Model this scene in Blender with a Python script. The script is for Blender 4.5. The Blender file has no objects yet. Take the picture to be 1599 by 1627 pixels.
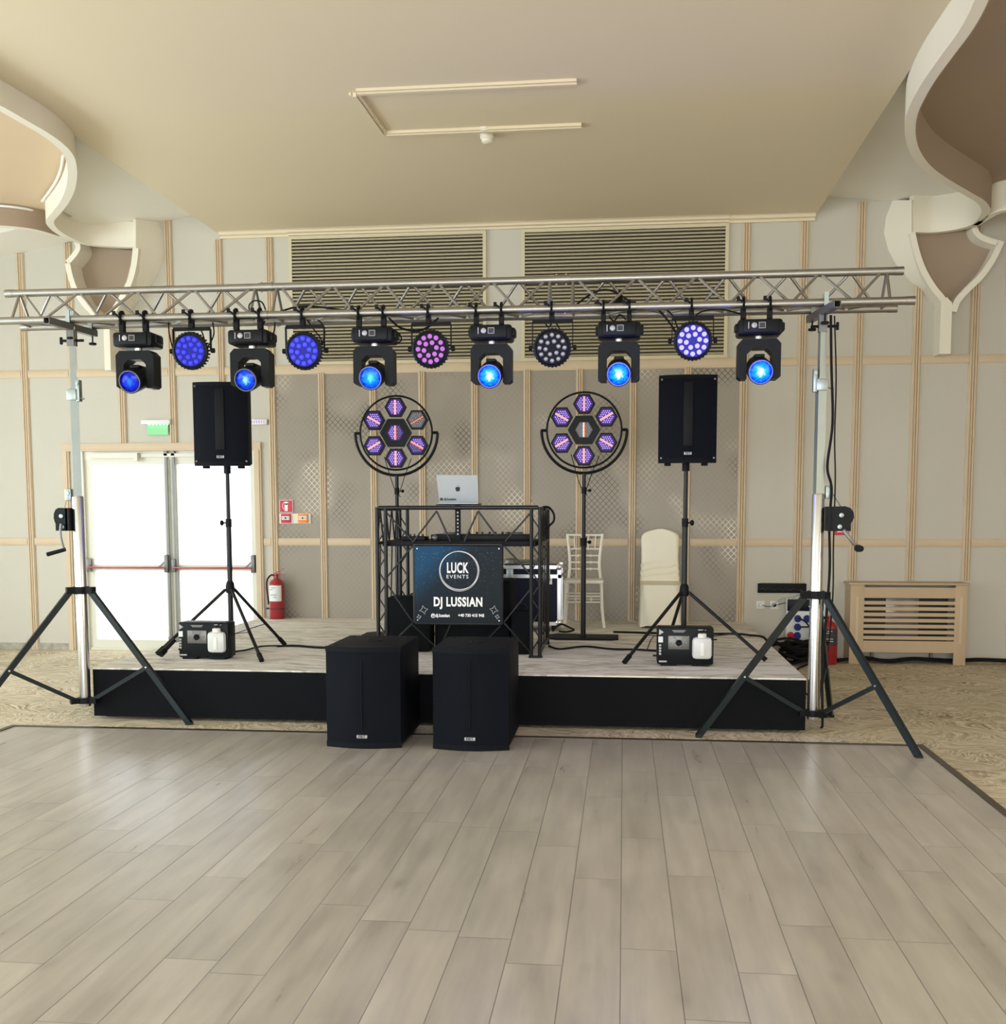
import bpy, bmesh, math, random
from mathutils import Vector, Matrix
R = math.radians
random.seed(7)
scene = bpy.context.scene
C = scene.collection

# ---------------------------------------------------------------- camera
F_PX, CY, YAW, PITCH, ROLL, EYE = 1712.41, 964.06, 0.111791, 0.089516, -0.001702, 1.6
fwd = Vector((-math.sin(YAW)*math.cos(PITCH), math.cos(YAW)*math.cos(PITCH), -math.sin(PITCH)))
rgt = Vector((math.cos(YAW), math.sin(YAW), 0))
upv = rgt.cross(fwd)
r2 = rgt*math.cos(ROLL)+upv*math.sin(ROLL)
u2 = upv*math.cos(ROLL)-rgt*math.sin(ROLL)
cam_data = bpy.data.cameras.new('camera')
cam = bpy.data.objects.new('camera', cam_data); C.objects.link(cam)
m = Matrix((r2, u2, -fwd)).transposed().to_4x4(); m.translation = Vector((0, 0, EYE))
cam.matrix_world = m
cam_data.sensor_fit = 'VERTICAL'; cam_data.sensor_height = 36
cam_data.lens = F_PX/1627*36
cam_data.shift_y = (CY-813.5)/1627
cam_data.clip_start = .05; cam_data.clip_end = 200
scene.camera = cam

# ---------------------------------------------------------------- world, daylight, added fill, exposure
w = bpy.data.worlds.new('overcast_sky'); scene.world = w; w.use_nodes = True
bg = w.node_tree.nodes['Background']; bg.inputs[0].default_value = (.93, .97, 1, 1); bg.inputs[1].default_value = 3.4
def area(name, loc, rot, sx, sy, power, col):
    l = bpy.data.lights.new(name, 'AREA'); l.shape = 'RECTANGLE'; l.size = sx; l.size_y = sy; l.energy = power; l.color = col
    o = bpy.data.objects.new(name, l); C.objects.link(o); o.location = loc; o.rotation_euler = rot
    return o
area('daylight_left_windows', (-8.9, 4.5, 1.9), (0, R(-90), 0), 3.0, 11, 310, (.80, .93, 1))
area('daylight_rear_windows', (-1.5, -5.8, 2.0), (R(90), 0, 0), 11, 3.0, 400, (.95, .97, 1))
area('warm_fill_right', (6.4, 2.0, 1.9), (0, R(90), 0), 2.4, 7, 120, (1, .84, .64))  # added fill that warms the right wall; no window on that side
vs = scene.view_settings
vs.view_transform = 'Standard'; vs.look = 'None'; vs.gamma = 1; vs.use_curve_mapping = False
vs.exposure = 0.36
scene.cycles.max_bounces = 10; scene.cycles.diffuse_bounces = 6
scene.cycles.use_denoising = True

# ---------------------------------------------------------------- helpers
def ray(px, py): return fwd + r2*((px-799.5)/F_PX) - u2*((py-CY)/F_PX)
def at(px, py, Y):
    d = ray(px, py); return Vector((0, 0, EYE)) + d*(Y/d.y)
def atz(px, py, z):
    d = ray(px, py); return Vector((0, 0, EYE)) + d*((z-EYE)/d.z)

class MB:
    def __init__(s): s.b = bmesh.new()
    def box(s, c, d, rot=None, bev=0):
        c = Vector(c); r = bmesh.ops.create_cube(s.b, size=1)
        M = Matrix.Translation(c) @ (rot.to_matrix().to_4x4() if rot is not None and hasattr(rot, 'to_matrix') else (rot or Matrix())) @ Matrix.Diagonal((d[0], d[1], d[2], 1))
        bmesh.ops.transform(s.b, matrix=M, verts=r['verts'])
        if bev:
            ed = list({e for v in r['verts'] for e in v.link_edges})
            bmesh.ops.bevel(s.b, geom=ed, offset=bev, segments=2, affect='EDGES', profile=.5)
        return s
    def b2(s, x0, x1, y0, y1, z0, z1, bev=0):
        return s.box(((x0+x1)/2, (y0+y1)/2, (z0+z1)/2), (abs(x1-x0), abs(y1-y0), abs(z1-z0)), None, bev)
    def frame(s, p0, p1):
        d = (Vector(p1)-Vector(p0)); q = d.to_track_quat('Z', 'Y'); return d.length, q
    def bar(s, p0, p1, a, b=None, bev=0):
        L, q = s.frame(p0, p1); return s.box((Vector(p0)+Vector(p1))/2, (a, b or a, L), q, bev)
    def tube(s, p0, p1, r, r1=None, seg=12, caps=True):
        L, q = s.frame(p0, p1)
        M = Matrix.Translation((Vector(p0)+Vector(p1))/2) @ q.to_matrix().to_4x4()
        bmesh.ops.create_cone(s.b, cap_ends=caps, segments=seg, radius1=r, radius2=r if r1 is None else r1, depth=L, matrix=M)
        return s
    def poly(s, pts, r, seg=6, closed=False):
        pts = [Vector(p) for p in pts]; n = len(pts); rings = []
        up = Vector((0, 0, 1)); prev = None
        for i, p in enumerate(pts):
            a = pts[(i-1) % n] if (i or closed) else p; b = pts[(i+1) % n] if (i < n-1 or closed) else p
            t = (b-a)
            t = t.normalized() if t.length > 1e-9 else Vector((0, 0, 1))
            if prev is None: nrm = t.orthogonal().normalized()
            else:
                nrm = prev-t*prev.dot(t); nrm = nrm.normalized() if nrm.length > 1e-6 else t.orthogonal().normalized()
            prev = nrm; bn = t.cross(nrm)
            rings.append([s.b.verts.new(p+(nrm*math.cos(k*2*math.pi/seg)+bn*math.sin(k*2*math.pi/seg))*r) for k in range(seg)])
        for i in range(n if closed else n-1):
            A = rings[i]; B = rings[(i+1) % n]
            for k in range(seg): s.b.faces.new((A[k], A[(k+1) % seg], B[(k+1) % seg], B[k]))
        if not closed:
            s.b.faces.new(rings[0][::-1]); s.b.faces.new(rings[-1])
        return s
    def lathe(s, prof, c=(0, 0, 0), axis=(0, 0, 1), seg=24, caps=True):
        q = Vector(axis).to_track_quat('Z', 'Y'); c = Vector(c); rings = []
        for (r, h) in prof:
            if r < 1e-5: rings.append([s.b.verts.new(c+q @ Vector((0, 0, h)))])
            else: rings.append([s.b.verts.new(c+q @ Vector((r*math.cos(k*2*math.pi/seg), r*math.sin(k*2*math.pi/seg), h))) for k in range(seg)])
        for A, B in zip(rings, rings[1:]):
            for k in range(seg):
                k1 = (k+1) % seg
                if len(A) == 1 and len(B) == 1: continue
                if len(A) == 1: s.b.faces.new((A[0], B[k], B[k1]))
                elif len(B) == 1: s.b.faces.new((A[k], A[k1], B[0]))
                else: s.b.faces.new((A[k], A[k1], B[k1], B[k]))
        for rg in (rings[0], rings[-1]):
            if caps and len(rg) > 1: s.b.faces.new(rg)
        return s
    def prism(s, pts, v):                       # closed polygon (3D points) swept by vector v
        v = Vector(v); a = [s.b.verts.new(Vector(p)) for p in pts]; b = [s.b.verts.new(Vector(p)+v) for p in pts]; n = len(a)
        s.b.faces.new(a); s.b.faces.new(b[::-1])
        for i in range(n): s.b.faces.new((a[i], b[i], b[(i+1) % n], a[(i+1) % n]))
        return s
    def strip(s, pts, wd, v, nrm):              # thick ribbon: polyline in a plane with normal nrm, width wd, swept by v
        pts = [Vector(p) for p in pts]; nrm = Vector(nrm); v = Vector(v); n = len(pts); L = []; Rr = []
        for i in range(n):
            t = (pts[min(i+1, n-1)]-pts[max(i-1, 0)]).normalized(); o = t.cross(nrm).normalized()*wd/2
            L.append(pts[i]+o); Rr.append(pts[i]-o)
        rows = [[s.b.verts.new(p) for p in q] for q in (L, Rr, [p+v for p in Rr], [p+v for p in L])]
        for j in range(4):
            A = rows[j]; B = rows[(j+1) % 4]
            for i in range(n-1): s.b.faces.new((A[i], A[i+1], B[i+1], B[i]))
        s.b.faces.new([r_[0] for r_ in rows]); s.b.faces.new([r_[-1] for r_ in rows][::-1])
        return s
    def ball(s, c, r, sc=(1, 1, 1), seg=14):
        bmesh.ops.create_uvsphere(s.b, u_segments=seg, v_segments=max(6, seg//2+1), radius=r, matrix=Matrix.Translation(c) @ Matrix.Diagonal((*sc, 1)))
        return s
    def build(s, name, mat, parent=None, org=None, smooth=35):
        bmesh.ops.recalc_face_normals(s.b, faces=s.b.faces)
        if org is not None: bmesh.ops.translate(s.b, verts=s.b.verts, vec=-Vector(org))
        me = bpy.data.meshes.new(name); s.b.to_mesh(me); s.b.free()
        me.materials.append(mat)
        for p_ in me.polygons: p_.use_smooth = True
        me.set_sharp_from_angle(angle=R(smooth))
        o = bpy.data.objects.new(name, me); C.objects.link(o)
        if parent is not None: o.parent = parent
        return o
def smoothline(pts, n=6):
    pts = [Vector(p) for p in pts]; out = []
    for i in range(len(pts)-1):
        p0 = pts[max(i-1, 0)]; p1 = pts[i]; p2 = pts[i+1]; p3 = pts[min(i+2, len(pts)-1)]
        for k in range(n):
            t = k/n
            out.append(.5*((2*p1)+(p2-p0)*t+(2*p0-5*p1+4*p2-p3)*t*t+(3*p1-p0-3*p2+p3)*t**3))
    out.append(pts[-1]); return out
def thing(name, label, cat, loc=(0, 0, 0), rz=0, group=None):
    o = bpy.data.objects.new(name, None); C.objects.link(o); o.location = tuple(float(k_) for k_ in loc); o.rotation_euler = (0, 0, rz)
    o.empty_display_size = .1
    o['label'] = label; o['category'] = cat
    if group: o['group'] = group
    return o
def tag(o, label, cat, group=None):
    o['label'] = label; o['category'] = cat
    if group: o['group'] = group
    return o
def struct(o): o['kind'] = 'structure'; return o
def children(o): return [x for x in bpy.data.objects if x.parent == o]
def copy_tree(o, parent=None, loc=None, label=None, group=None):
    c = o.copy(); C.objects.link(c); c.parent = parent
    if loc is not None: c.location = loc
    if label: c['label'] = label
    for ch in list(children(o)): copy_tree(ch, c)
    return c
def ease(*k): return None
def text_mesh(txt, name, mat, parent, loc, size, org=None, offset=0.0, rot=(R(90), 0, 0), depth=.0008, align='CENTER', sx=1.0, spacing=1.0):
    cu = bpy.data.curves.new(name+'_c', 'FONT'); cu.body = txt; cu.size = size; cu.align_x = align; cu.align_y = 'CENTER'
    cu.offset = offset; cu.extrude = depth; cu.space_character = spacing; cu.resolution_u = 4
    t = bpy.data.objects.new(name+'_t', cu); C.objects.link(t)
    dg = bpy.context.evaluated_depsgraph_get(); me = bpy.data.meshes.new_from_object(t.evaluated_get(dg))
    bpy.data.objects.remove(t); bpy.data.curves.remove(cu)
    me.materials.clear(); me.materials.append(mat); me.name = name
    M = Matrix.Translation(Vector(loc)-(Vector(org) if org is not None else Vector())) @ (Matrix.Rotation(rot[2], 4, 'Z') @ Matrix.Rotation(rot[1], 4, 'Y') @ Matrix.Rotation(rot[0], 4, 'X')) @ Matrix.Diagonal((sx, 1, 1, 1))
    me.transform(M)
    o = bpy.data.objects.new(name, me); C.objects.link(o); o.parent = parent
    return o

# ---------------------------------------------------------------- materials
def nodes(name):
    mt = bpy.data.materials.new(name); mt.use_nodes = True; nt = mt.node_tree
    return mt, nt, nt.nodes['Principled BSDF']
def N(nt, t, **kw):
    n = nt.nodes.new(t)
    for k, v in kw.items(): setattr(n, k, v)
    return n
def mat(name, col, rough=.5, metal=0, var=.06, scale=8, bump=0, bscale=60, spec=.5, coat=0):
    mt, nt, b = nodes(name)
    tc = N(nt, 'ShaderNodeTexCoord'); no = N(nt, 'ShaderNodeTexNoise'); no.inputs['Scale'].default_value = scale; no.inputs['Detail'].default_value = 4
    nt.links.new(tc.outputs['Object'], no.inputs['Vector'])
    mx = N(nt, 'ShaderNodeMix', data_type='RGBA')
    mx.inputs['A'].default_value = (*[c*(1-var) for c in col], 1); mx.inputs['B'].default_value = (*[min(1, c*(1+var)) for c in col], 1)
    nt.links.new(no.outputs['Fac'], mx.inputs['Factor']); nt.links.new(mx.outputs['Result'], b.inputs['Base Color'])
    b.inputs['Roughness'].default_value = rough; b.inputs['Metallic'].default_value = metal
    b.inputs['Specular IOR Level'].default_value = spec; b.inputs['Coat Weight'].default_value = coat
    if bump:
        n2 = N(nt, 'ShaderNodeTexNoise'); n2.inputs['Scale'].default_value = bscale; nt.links.new(tc.outputs['Object'], n2.inputs['Vector'])
        bp = N(nt, 'ShaderNodeBump'); bp.inputs['Strength'].default_value = bump; bp.inputs['Distance'].default_value = .01
        nt.links.new(n2.outputs['Fac'], bp.inputs['Height']); nt.links.new(bp.outputs['Normal'], b.inputs['Normal'])
    return mt
def emit(name, col, st, base=(.02, .02, .02)):
    mt, nt, b = nodes(name)
    b.inputs['Base Color'].default_value = (*base, 1); b.inputs['Emission Color'].default_value = (*col, 1); b.inputs['Emission Strength'].default_value = st
    b.inputs['Roughness'].default_value = .35; b.inputs['Specular IOR Level'].default_value = .12
    return mt
def M2(nt, op, a, b=None, c=None):
    n = N(nt, 'ShaderNodeMath', operation=op)
    for i, v in enumerate((a, b, c)):
        if v is None: continue
        if hasattr(v, 'type') or hasattr(v, 'is_linked'): nt.links.new(v, n.inputs[i])
        else: n.inputs[i].default_value = v
    return n.outputs[0]

m_wall = mat('wall_plaster', (.53, .51, .435), .65, bump=.15, bscale=250, var=.03, scale=1.5)
m_ceil = mat('ceiling_paint', (.70, .61, .435), .8, var=.02, scale=.6)
m_ceil_side = mat('side_ceiling_paint', (.82, .80, .72), .8, var=.02, scale=.6)
m_trim = mat('moulding_wood_paint', (.58, .465, .315), .5, var=.07, scale=5)
m_orn = mat('ornament_cream_paint', (.78, .74, .62), .7, var=.02, scale=2)
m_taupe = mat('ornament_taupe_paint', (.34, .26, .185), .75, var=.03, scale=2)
m_tan_lit = mat('ornament_ceiling_lit', (.62, .48, .32), .75, var=.03, scale=2)  # inner ceiling colour with the left side's light put into it
m_black = mat('matte_black', (.005, .0055, .007), .55, var=.2, scale=20, spec=.16)
m_powder = mat('powder_black', (.006, .0075, .009), .45, var=.15, scale=30, spec=.16)
m_gloss = mat('black_paint_tube', (.005, .0055, .006), .38, var=.1, spec=.3)
m_skirt = mat('stage_skirt', (.003, .0035, .005), .8, var=.2, spec=.15)
m_grille = mat('speaker_grille', (.0035, .005, .009), .6, var=.2, scale=200, bump=.5, bscale=500, spec=.10)
m_cab = mat('speaker_cabinet', (.004, .005, .008), .6, var=.2, scale=60, bump=.4, bscale=300, spec=.12)
m_alu = mat('aluminium_tube', (.36, .35, .325), .42, metal=1, var=.12, scale=14)
m_chrome = mat('bright_aluminium', (.8, .8, .79), .28, metal=1, var=.04)
m_tube = mat('brushed_tube', (.62, .62, .62), .25, metal=1, var=.05)
m_steel = mat('zinc_steel', (.34, .39, .38), .42, metal=.9, var=.1)
m_grey = mat('grey_metal', (.16, .16, .15), .4, metal=.6, var=.1)
m_leg = mat('dark_green_grey_leg', (.014, .021, .023), .35, metal=.3, var=.12, spec=.3)
m_rubber = mat('rubber', (.01, .01, .01), .8, var=.2, spec=.16)
m_red = mat('red_enamel', (.30, .012, .020), .3, var=.05, coat=.3)
m_redsign = mat('red_sign', (.55, .02, .05), .5, var=.03)
m_orange = mat('orange_plastic', (.85, .25, .03), .45, var=.03)
m_white = mat('white_plastic', (.78, .78, .74), .45, var=.02)
m_label = mat('white_label', (.70, .74, .72), .5, var=.05, scale=60)
m_dlabel = mat('dark_label', (.05, .05, .05), .5, var=.3, scale=60, spec=.16)
m_jug = mat('frosted_bottle', (.62, .64, .62), .3, var=.05)
m_cloth = mat('cream_satin', (.74, .70, .55), .45, var=.03, bump=.2, bscale=12)
m_chair = mat('white_chair_paint', (.78, .76, .68), .4, var=.03)
m_laptop = mat('silver_laptop', (.40, .43, .44), .4, metal=.35, var=.02)
m_case = mat('flight_case_panel', (.005, .006, .018), .4, var=.1, spec=.16)
m_bluesock = mat('blue_socket', (.03, .04, .22), .5, var=.05)
m_green = mat('green_sign', (.25, .68, .32), .5, var=.03)
m_upvc = mat('door_cream_metal', (.66, .66, .56), .4, var=.02)
m_radw = mat('radiator_cover_wood', (.50, .375, .235), .6, var=.05, scale=4)
m_bag = mat('black_bag_fabric', (.004, .005, .006), .85, var=.3, bump=.4, bscale=120, spec=.16)
m_badge = mat('badge_silver', (.38, .38, .38), .45, metal=.4, var=.03)
m_textw = mat('white_ink', (.85, .85, .83), .5, var=.01)
m_textk = mat('black_ink', (.01, .01, .01), .5, var=.01)
m_lensoff = mat('clear_lens', (.20, .20, .20), .25, metal=.2, var=.1)
m_olive = mat('grille_slat', (.40, .36, .235), .5, var=.06)
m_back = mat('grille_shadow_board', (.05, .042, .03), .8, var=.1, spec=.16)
m_foot = mat('marble_skirting', (.35, .33, .27), .3, var=.6, scale=14)
m_edge = mat('bronze_edge_strip', (.07, .055, .04), .4, metal=.5, var=.1)
m_ground = mat('paving_outside', (.7, .7, .68), .8, var=.05)

def wood_floor():
    mt, nt, b = nodes('oak_laminate_planks')
    tc = N(nt, 'ShaderNodeTexCoord'); sp = N(nt, 'ShaderNodeSeparateXYZ'); nt.links.new(tc.outputs['Object'], sp.inputs[0])
    x = sp.outputs['X']; y = sp.outputs['Y']
    PW, PL = .2025, 1.345
    u = M2(nt, 'DIVIDE', M2(nt, 'ADD', x, .0), PW); iu = M2(nt, 'FLOOR', u); fu = M2(nt, 'SUBTRACT', u, iu)
    wn = N(nt, 'ShaderNodeTexWhiteNoise', noise_dimensions='1D'); nt.links.new(iu, wn.inputs['W'])
    v = M2(nt, 'ADD', M2(nt, 'DIVIDE', y, PL), M2(nt, 'MULTIPLY', wn.outputs['Value'], 3.7)); iv = M2(nt, 'FLOOR', v); fv = M2(nt, 'SUBTRACT', v, iv)
    cid = M2(nt, 'ADD', M2(nt, 'MULTIPLY', iu, 13.7), M2(nt, 'MULTIPLY', iv, 5.31))
    wn2 = N(nt, 'ShaderNodeTexWhiteNoise', noise_dimensions='1D'); nt.links.new(cid, wn2.inputs['W'])
    # grain
    cb = N(nt, 'ShaderNodeCombineXYZ'); nt.links.new(M2(nt, 'MULTIPLY', x, 16), cb.inputs[0]); nt.links.new(M2(nt, 'MULTIPLY', y, 1.4), cb.inputs[1]); nt.links.new(M2(nt, 'MULTIPLY', cid, 3.1), cb.inputs[2])
    n1 = N(nt, 'ShaderNodeTexNoise'); n1.inputs['Scale'].default_value = 1; n1.inputs['Detail'].default_value = 6; n1.inputs['Distortion'].default_value = .35; nt.links.new(cb.outputs[0], n1.inputs['Vector'])
    cb2 = N(nt, 'ShaderNodeCombineXYZ'); nt.links.new(M2(nt, 'MULTIPLY', x, 5), cb2.inputs[0]); nt.links.new(M2(nt, 'MULTIPLY', y, 1.6), cb2.inputs[1]); nt.links.new(cid, cb2.inputs[2])
    n2 = N(nt, 'ShaderNodeTexNoise'); n2.inputs['Scale'].default_value = 1.3; n2.inputs['Detail'].default_value = 3; nt.links.new(cb2.outputs[0], n2.inputs['Vector'])
    wv = N(nt, 'ShaderNodeTexWave', wave_type='RINGS', rings_direction='Z'); wv.inputs['Scale'].default_value = .9; wv.inputs['Distortion'].default_value = 5; wv.inputs['Detail'].default_value = 2; nt.links.new(cb2.outputs[0], wv.inputs['Vector'])
    f = M2(nt, 'ADD', M2(nt, 'MULTIPLY', n1.outputs['Fac'], .62), M2(nt, 'MULTIPLY', n2.outputs['Fac'], .48))
    f = M2(nt, 'ADD', f, M2(nt, 'MULTIPLY', M2(nt, 'SUBTRACT', wn2.outputs['Value'], .5), .16))
    cr = N(nt, 'ShaderNodeValToRGB'); nt.links.new(f, cr.inputs[0])
    cr.color_ramp.elements[0].position = .16; cr.color_ramp.elements[0].color = (.245, .222, .19, 1)
    cr.color_ramp.elements[1].position = .90; cr.color_ramp.elements[1].color = (.52, .485, .425, 1)
    # knots
    vo = N(nt, 'ShaderNodeTexVoronoi'); vo.inputs['Scale'].default_value = 1; cb3 = N(nt, 'ShaderNodeCombineXYZ')
    nt.links.new(M2(nt, 'MULTIPLY', x, 3.6), cb3.inputs[0]); nt.links.new(M2(nt, 'MULTIPLY', y, 1.7), cb3.inputs[1]); nt.links.new(cb3.outputs[0], vo.inputs['Vector'])
    kn = N(nt, 'ShaderNodeMapRange'); nt.links.new(vo.outputs['Distance'], kn.inputs[0]); kn.inputs[1].default_value = .02; kn.inputs[2].default_value = .14; kn.inputs[3].default_value = .82; kn.inputs[4].default_value = 1
    # seams
    du = M2(nt, 'MULTIPLY', M2(nt, 'MINIMUM', fu, M2(nt, 'SUBTRACT', 1, fu)), PW); dv = M2(nt, 'MULTIPLY', M2(nt, 'MINIMUM', fv, M2(nt, 'SUBTRACT', 1, fv)), PL)
    dd = M2(nt, 'MINIMUM', du, dv)
    sm = N(nt, 'ShaderNodeMapRange'); nt.links.new(dd, sm.inputs[0]); sm.inputs[1].default_value = .001; sm.inputs[2].default_value = .0028; sm.inputs[3].default_value = .45; sm.inputs[4].default_value = 1
    k = M2(nt, 'MULTIPLY', kn.outputs[0], sm.outputs[0])
    vm = N(nt, 'ShaderNodeVectorMath', operation='SCALE'); nt.links.new(cr.outputs[0], vm.inputs[0]); nt.links.new(k, vm.inputs['Scale'])
    nt.links.new(vm.outputs[0], b.inputs['Base Color'])
    rr = N(nt, 'ShaderNodeMapRange'); nt.links.new(n1.outputs['Fac'], rr.inputs[0]); rr.inputs[3].default_value = .25; rr.inputs[4].default_value = .33
    nt.links.new(rr.outputs[0], b.inputs['Roughness'])
    bp = N(nt, 'ShaderNodeBump'); bp.inputs['Strength'].default_value = .35; bp.inputs['Distance'].default_value = .004
    nt.links.new(sm.outputs[0], bp.inputs['Height']); nt.links.new(bp.outputs[0], b.inputs['Normal'])
    b.inputs['Specular IOR Level'].default_value = .5
    return mt
def carpet(name, c0, c1, sx, sy, dist, thr=(.42, .62), warp=.5):
    mt, nt, b = nodes(name)
    tc = N(nt, 'ShaderNodeTexCoord'); mp = N(nt, 'ShaderNodeMapping'); mp.inputs['Scale'].default_value = (sx, sy, 1); wn_ = N(nt, 'ShaderNodeTexNoise'); wn_.inputs['Scale'].default_value = 1.3; wn_.inputs['Detail'].default_value = 1; nt.links.new(tc.outputs['Object'], wn_.inputs[0])
    vs_ = N(nt, 'ShaderNodeVectorMath', operation='SCALE'); nt.links.new(wn_.outputs['Color'], vs_.inputs[0]); vs_.inputs['Scale'].default_value = warp
    va_ = N(nt, 'ShaderNodeVectorMath', operation='ADD'); nt.links.new(vs_.outputs[0], va_.inputs[0]); nt.links.new(tc.outputs['Object'], va_.inputs[1]); nt.links.new(va_.outputs[0], mp.inputs[0])
    n1 = N(nt, 'ShaderNodeTexNoise'); n1.inputs['Scale'].default_value = 1; n1.inputs['Detail'].default_value = 5; n1.inputs['Roughness'].default_value = .62; n1.inputs['Distortion'].default_value = dist
    nt.links.new(mp.outputs[0], n1.inputs[0])
    n3 = N(nt, 'ShaderNodeTexNoise'); n3.inputs['Scale'].default_value = .7; nt.links.new(tc.outputs['Object'], n3.inputs[0])
    f = M2(nt, 'ADD', n1.outputs['Fac'], M2(nt, 'MULTIPLY', M2(nt, 'SUBTRACT', n3.outputs['Fac'], .5), .25))
    cr = N(nt, 'ShaderNodeValToRGB'); nt.links.new(f, cr.inputs[0])
    cr.color_ramp.elements[0].position = thr[0]; cr.color_ramp.elements[0].color = (*c0, 1); cr.color_ramp.elements[1].position = thr[1]; cr.color_ramp.elements[1].color = (*c1, 1)
    n2 = N(nt, 'ShaderNodeTexNoise'); n2.inputs['Scale'].default_value = 220; nt.links.new(tc.outputs['Object'], n2.inputs[0])
    nt.links.new(cr.outputs[0], b.inputs['Base Color']); b.inputs['Roughness'].default_value = .95; b.inputs['Specular IOR Level'].default_value = .1
    bp = N(nt, 'ShaderNodeBump'); bp.inputs['Strength'].default_value = .4; bp.inputs['Distance'].default_value = .01; nt.links.new(n2.outputs['Fac'], bp.inputs['Height']); nt.links.new(bp.outputs[0], b.inputs['Normal'])
    return mt
def lattice():
    mt, nt, b = nodes('lattice_wallpaper')
    tc = N(nt, 'ShaderNodeTexCoord'); sp = N(nt, 'ShaderNodeSeparateXYZ'); nt.links.new(tc.outputs['Object'], sp.inputs[0])
    x = sp.outputs['X']; z = sp.outputs['Z']; P = .062
    def line(sgn):
        a = M2(nt, 'ADD', x, M2(nt, 'MULTIPLY', z, sgn*.93)); f = M2(nt, 'FRACT', M2(nt, 'DIVIDE', M2(nt, 'ADD', a, 40), P*1.0))
        return M2(nt, 'MINIMUM', f, M2(nt, 'SUBTRACT', 1, f))
    d = M2(nt, 'MINIMUM', line(1), line(-1))
    ln = N(nt, 'ShaderNodeMapRange'); nt.links.new(d, ln.inputs[0]); ln.inputs[1].default_value = .045; ln.inputs[2].default_value = .075; ln.inputs[3].default_value = 1; ln.inputs[4].default_value = 0
    n1 = N(nt, 'ShaderNodeTexNoise'); n1.inputs['Scale'].default_value = 1.6; n1.inputs['Detail'].default_value = 1; nt.links.new(tc.outputs['Object'], n1.inputs[0])
    pm = N(nt, 'ShaderNodeMapRange'); nt.links.new(n1.outputs['Fac'], pm.inputs[0]); pm.inputs[1].default_value = .38; pm.inputs[2].default_value = .52; pm.inputs[3].default_value = 1; pm.inputs[4].default_value = .12
    k = M2(nt, 'MULTIPLY', ln.outputs[0], pm.outputs[0])
    mx = N(nt, 'ShaderNodeMix', data_type='RGBA'); mx.inputs['A'].default_value = (.285, .25, .195, 1)
    n4 = N(nt, 'ShaderNodeTexNoise'); n4.inputs['Scale'].default_value = 1.1; nt.links.new(tc.outputs['Object'], n4.inputs[0])
    lc = N(nt, 'ShaderNodeValToRGB'); nt.links.new(n4.outputs['Fac'], lc.inputs[0])
    lc.color_ramp.elements[0].position = .50; lc.color_ramp.elements[0].color = (.06, .05, .04, 1); lc.color_ramp.elements[1].position = .62; lc.color_ramp.elements[1].color = (.62, .56, .44, 1)
    nt.links.new(lc.outputs[0], mx.inputs['B']); nt.links.new(k, mx.inputs['Factor']); nt.links.new(mx.outputs['Result'], b.inputs['Base Color'])
    nt.links.new(M2(nt, 'MULTIPLY', k, .5), b.inputs['Metallic']); b.inputs['Roughness'].default_value = .42
    return mt
def glass():
    mt, nt, b = nodes('frosted_door_glass'); nt.nodes.remove(b)
    t = N(nt, 'ShaderNodeBsdfTransparent'); t.inputs[0].default_value = (.97, .98, 1, 1); g = N(nt, 'ShaderNodeBsdfTranslucent'); g.inputs[0].default_value = (.9, .92, .95, 1)
    gl = N(nt, 'ShaderNodeBsdfGlossy'); gl.inputs['Roughness'].default_value = .1
    a = N(nt, 'ShaderNodeMixShader'); a.inputs[0].default_value = .25; nt.links.new(t.outputs[0], a.inputs[1]); nt.links.new(g.outputs[0], a.inputs[2])
    c = N(nt, 'ShaderNodeMixShader'); c.inputs[0].default_value = .05; nt.links.new(a.outputs[0], c.inputs[1]); nt.links.new(gl.outputs[0], c.inputs[2])
    nt.links.new(c.outputs[0], nt.nodes['Material Output'].inputs[0]); return mt
def lens_mat(name, core, mid, rim, st):
    """A lit stage lamp seen through its front lens: hot core, darker towards the rim."""
    mt, nt, b = nodes(name)
    tc = N(nt, 'ShaderNodeTexCoord'); sp = N(nt, 'ShaderNodeSeparateXYZ'); nt.links.new(tc.outputs['Object'], sp.inputs[0])
    n1 = N(nt, 'ShaderNodeTexNoise'); n1.inputs['Scale'].default_value = 22; n1.inputs['Detail'].default_value = 3; n1.inputs['Distortion'].default_value = 1.5; nt.links.new(tc.outputs['Object'], n1.inputs[0])
    vl = N(nt, 'ShaderNodeVectorMath', operation='LENGTH'); nt.links.new(tc.outputs['Object'], vl.inputs[0])
    r_ = M2(nt, 'ADD', M2(nt, 'DIVIDE', vl.outputs['Value'], .078), M2(nt, 'MULTIPLY', M2(nt, 'SUBTRACT', n1.outputs['Fac'], .5), .9))
    cr = N(nt, 'ShaderNodeValToRGB'); nt.links.new(r_, cr.inputs[0]); e = cr.color_ramp.elements
    e[0].position = .12; e[0].color = (*core, 1); e[1].position = .95; e[1].color = (*rim, 1); q = e.new(.45); q.color = (*mid, 1)
    nt.links.new(cr.outputs[0], b.inputs['Emission Color']); b.inputs['Emission Strength'].default_value = st
    b.inputs['Base Color'].default_value = (.005, .005, .02, 1); b.inputs['Roughness'].default_value = .15; b.inputs['Specular IOR Level'].default_value = .2
    return mt
m_floorwood = wood_floor()
m_carpet = carpet('room_carpet', (.27, .225, .14), (.70, .62, .46), 9.0, 30, 1.2, (.34, .58), 2.6)
m_stagecarpet = carpet('stage_carpet', (.40, .375, .31), (.78, .755, .68), 2.2, 12, 1.6, (.36, .54))
m_lattice = lattice()
m_glass = glass()

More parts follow.
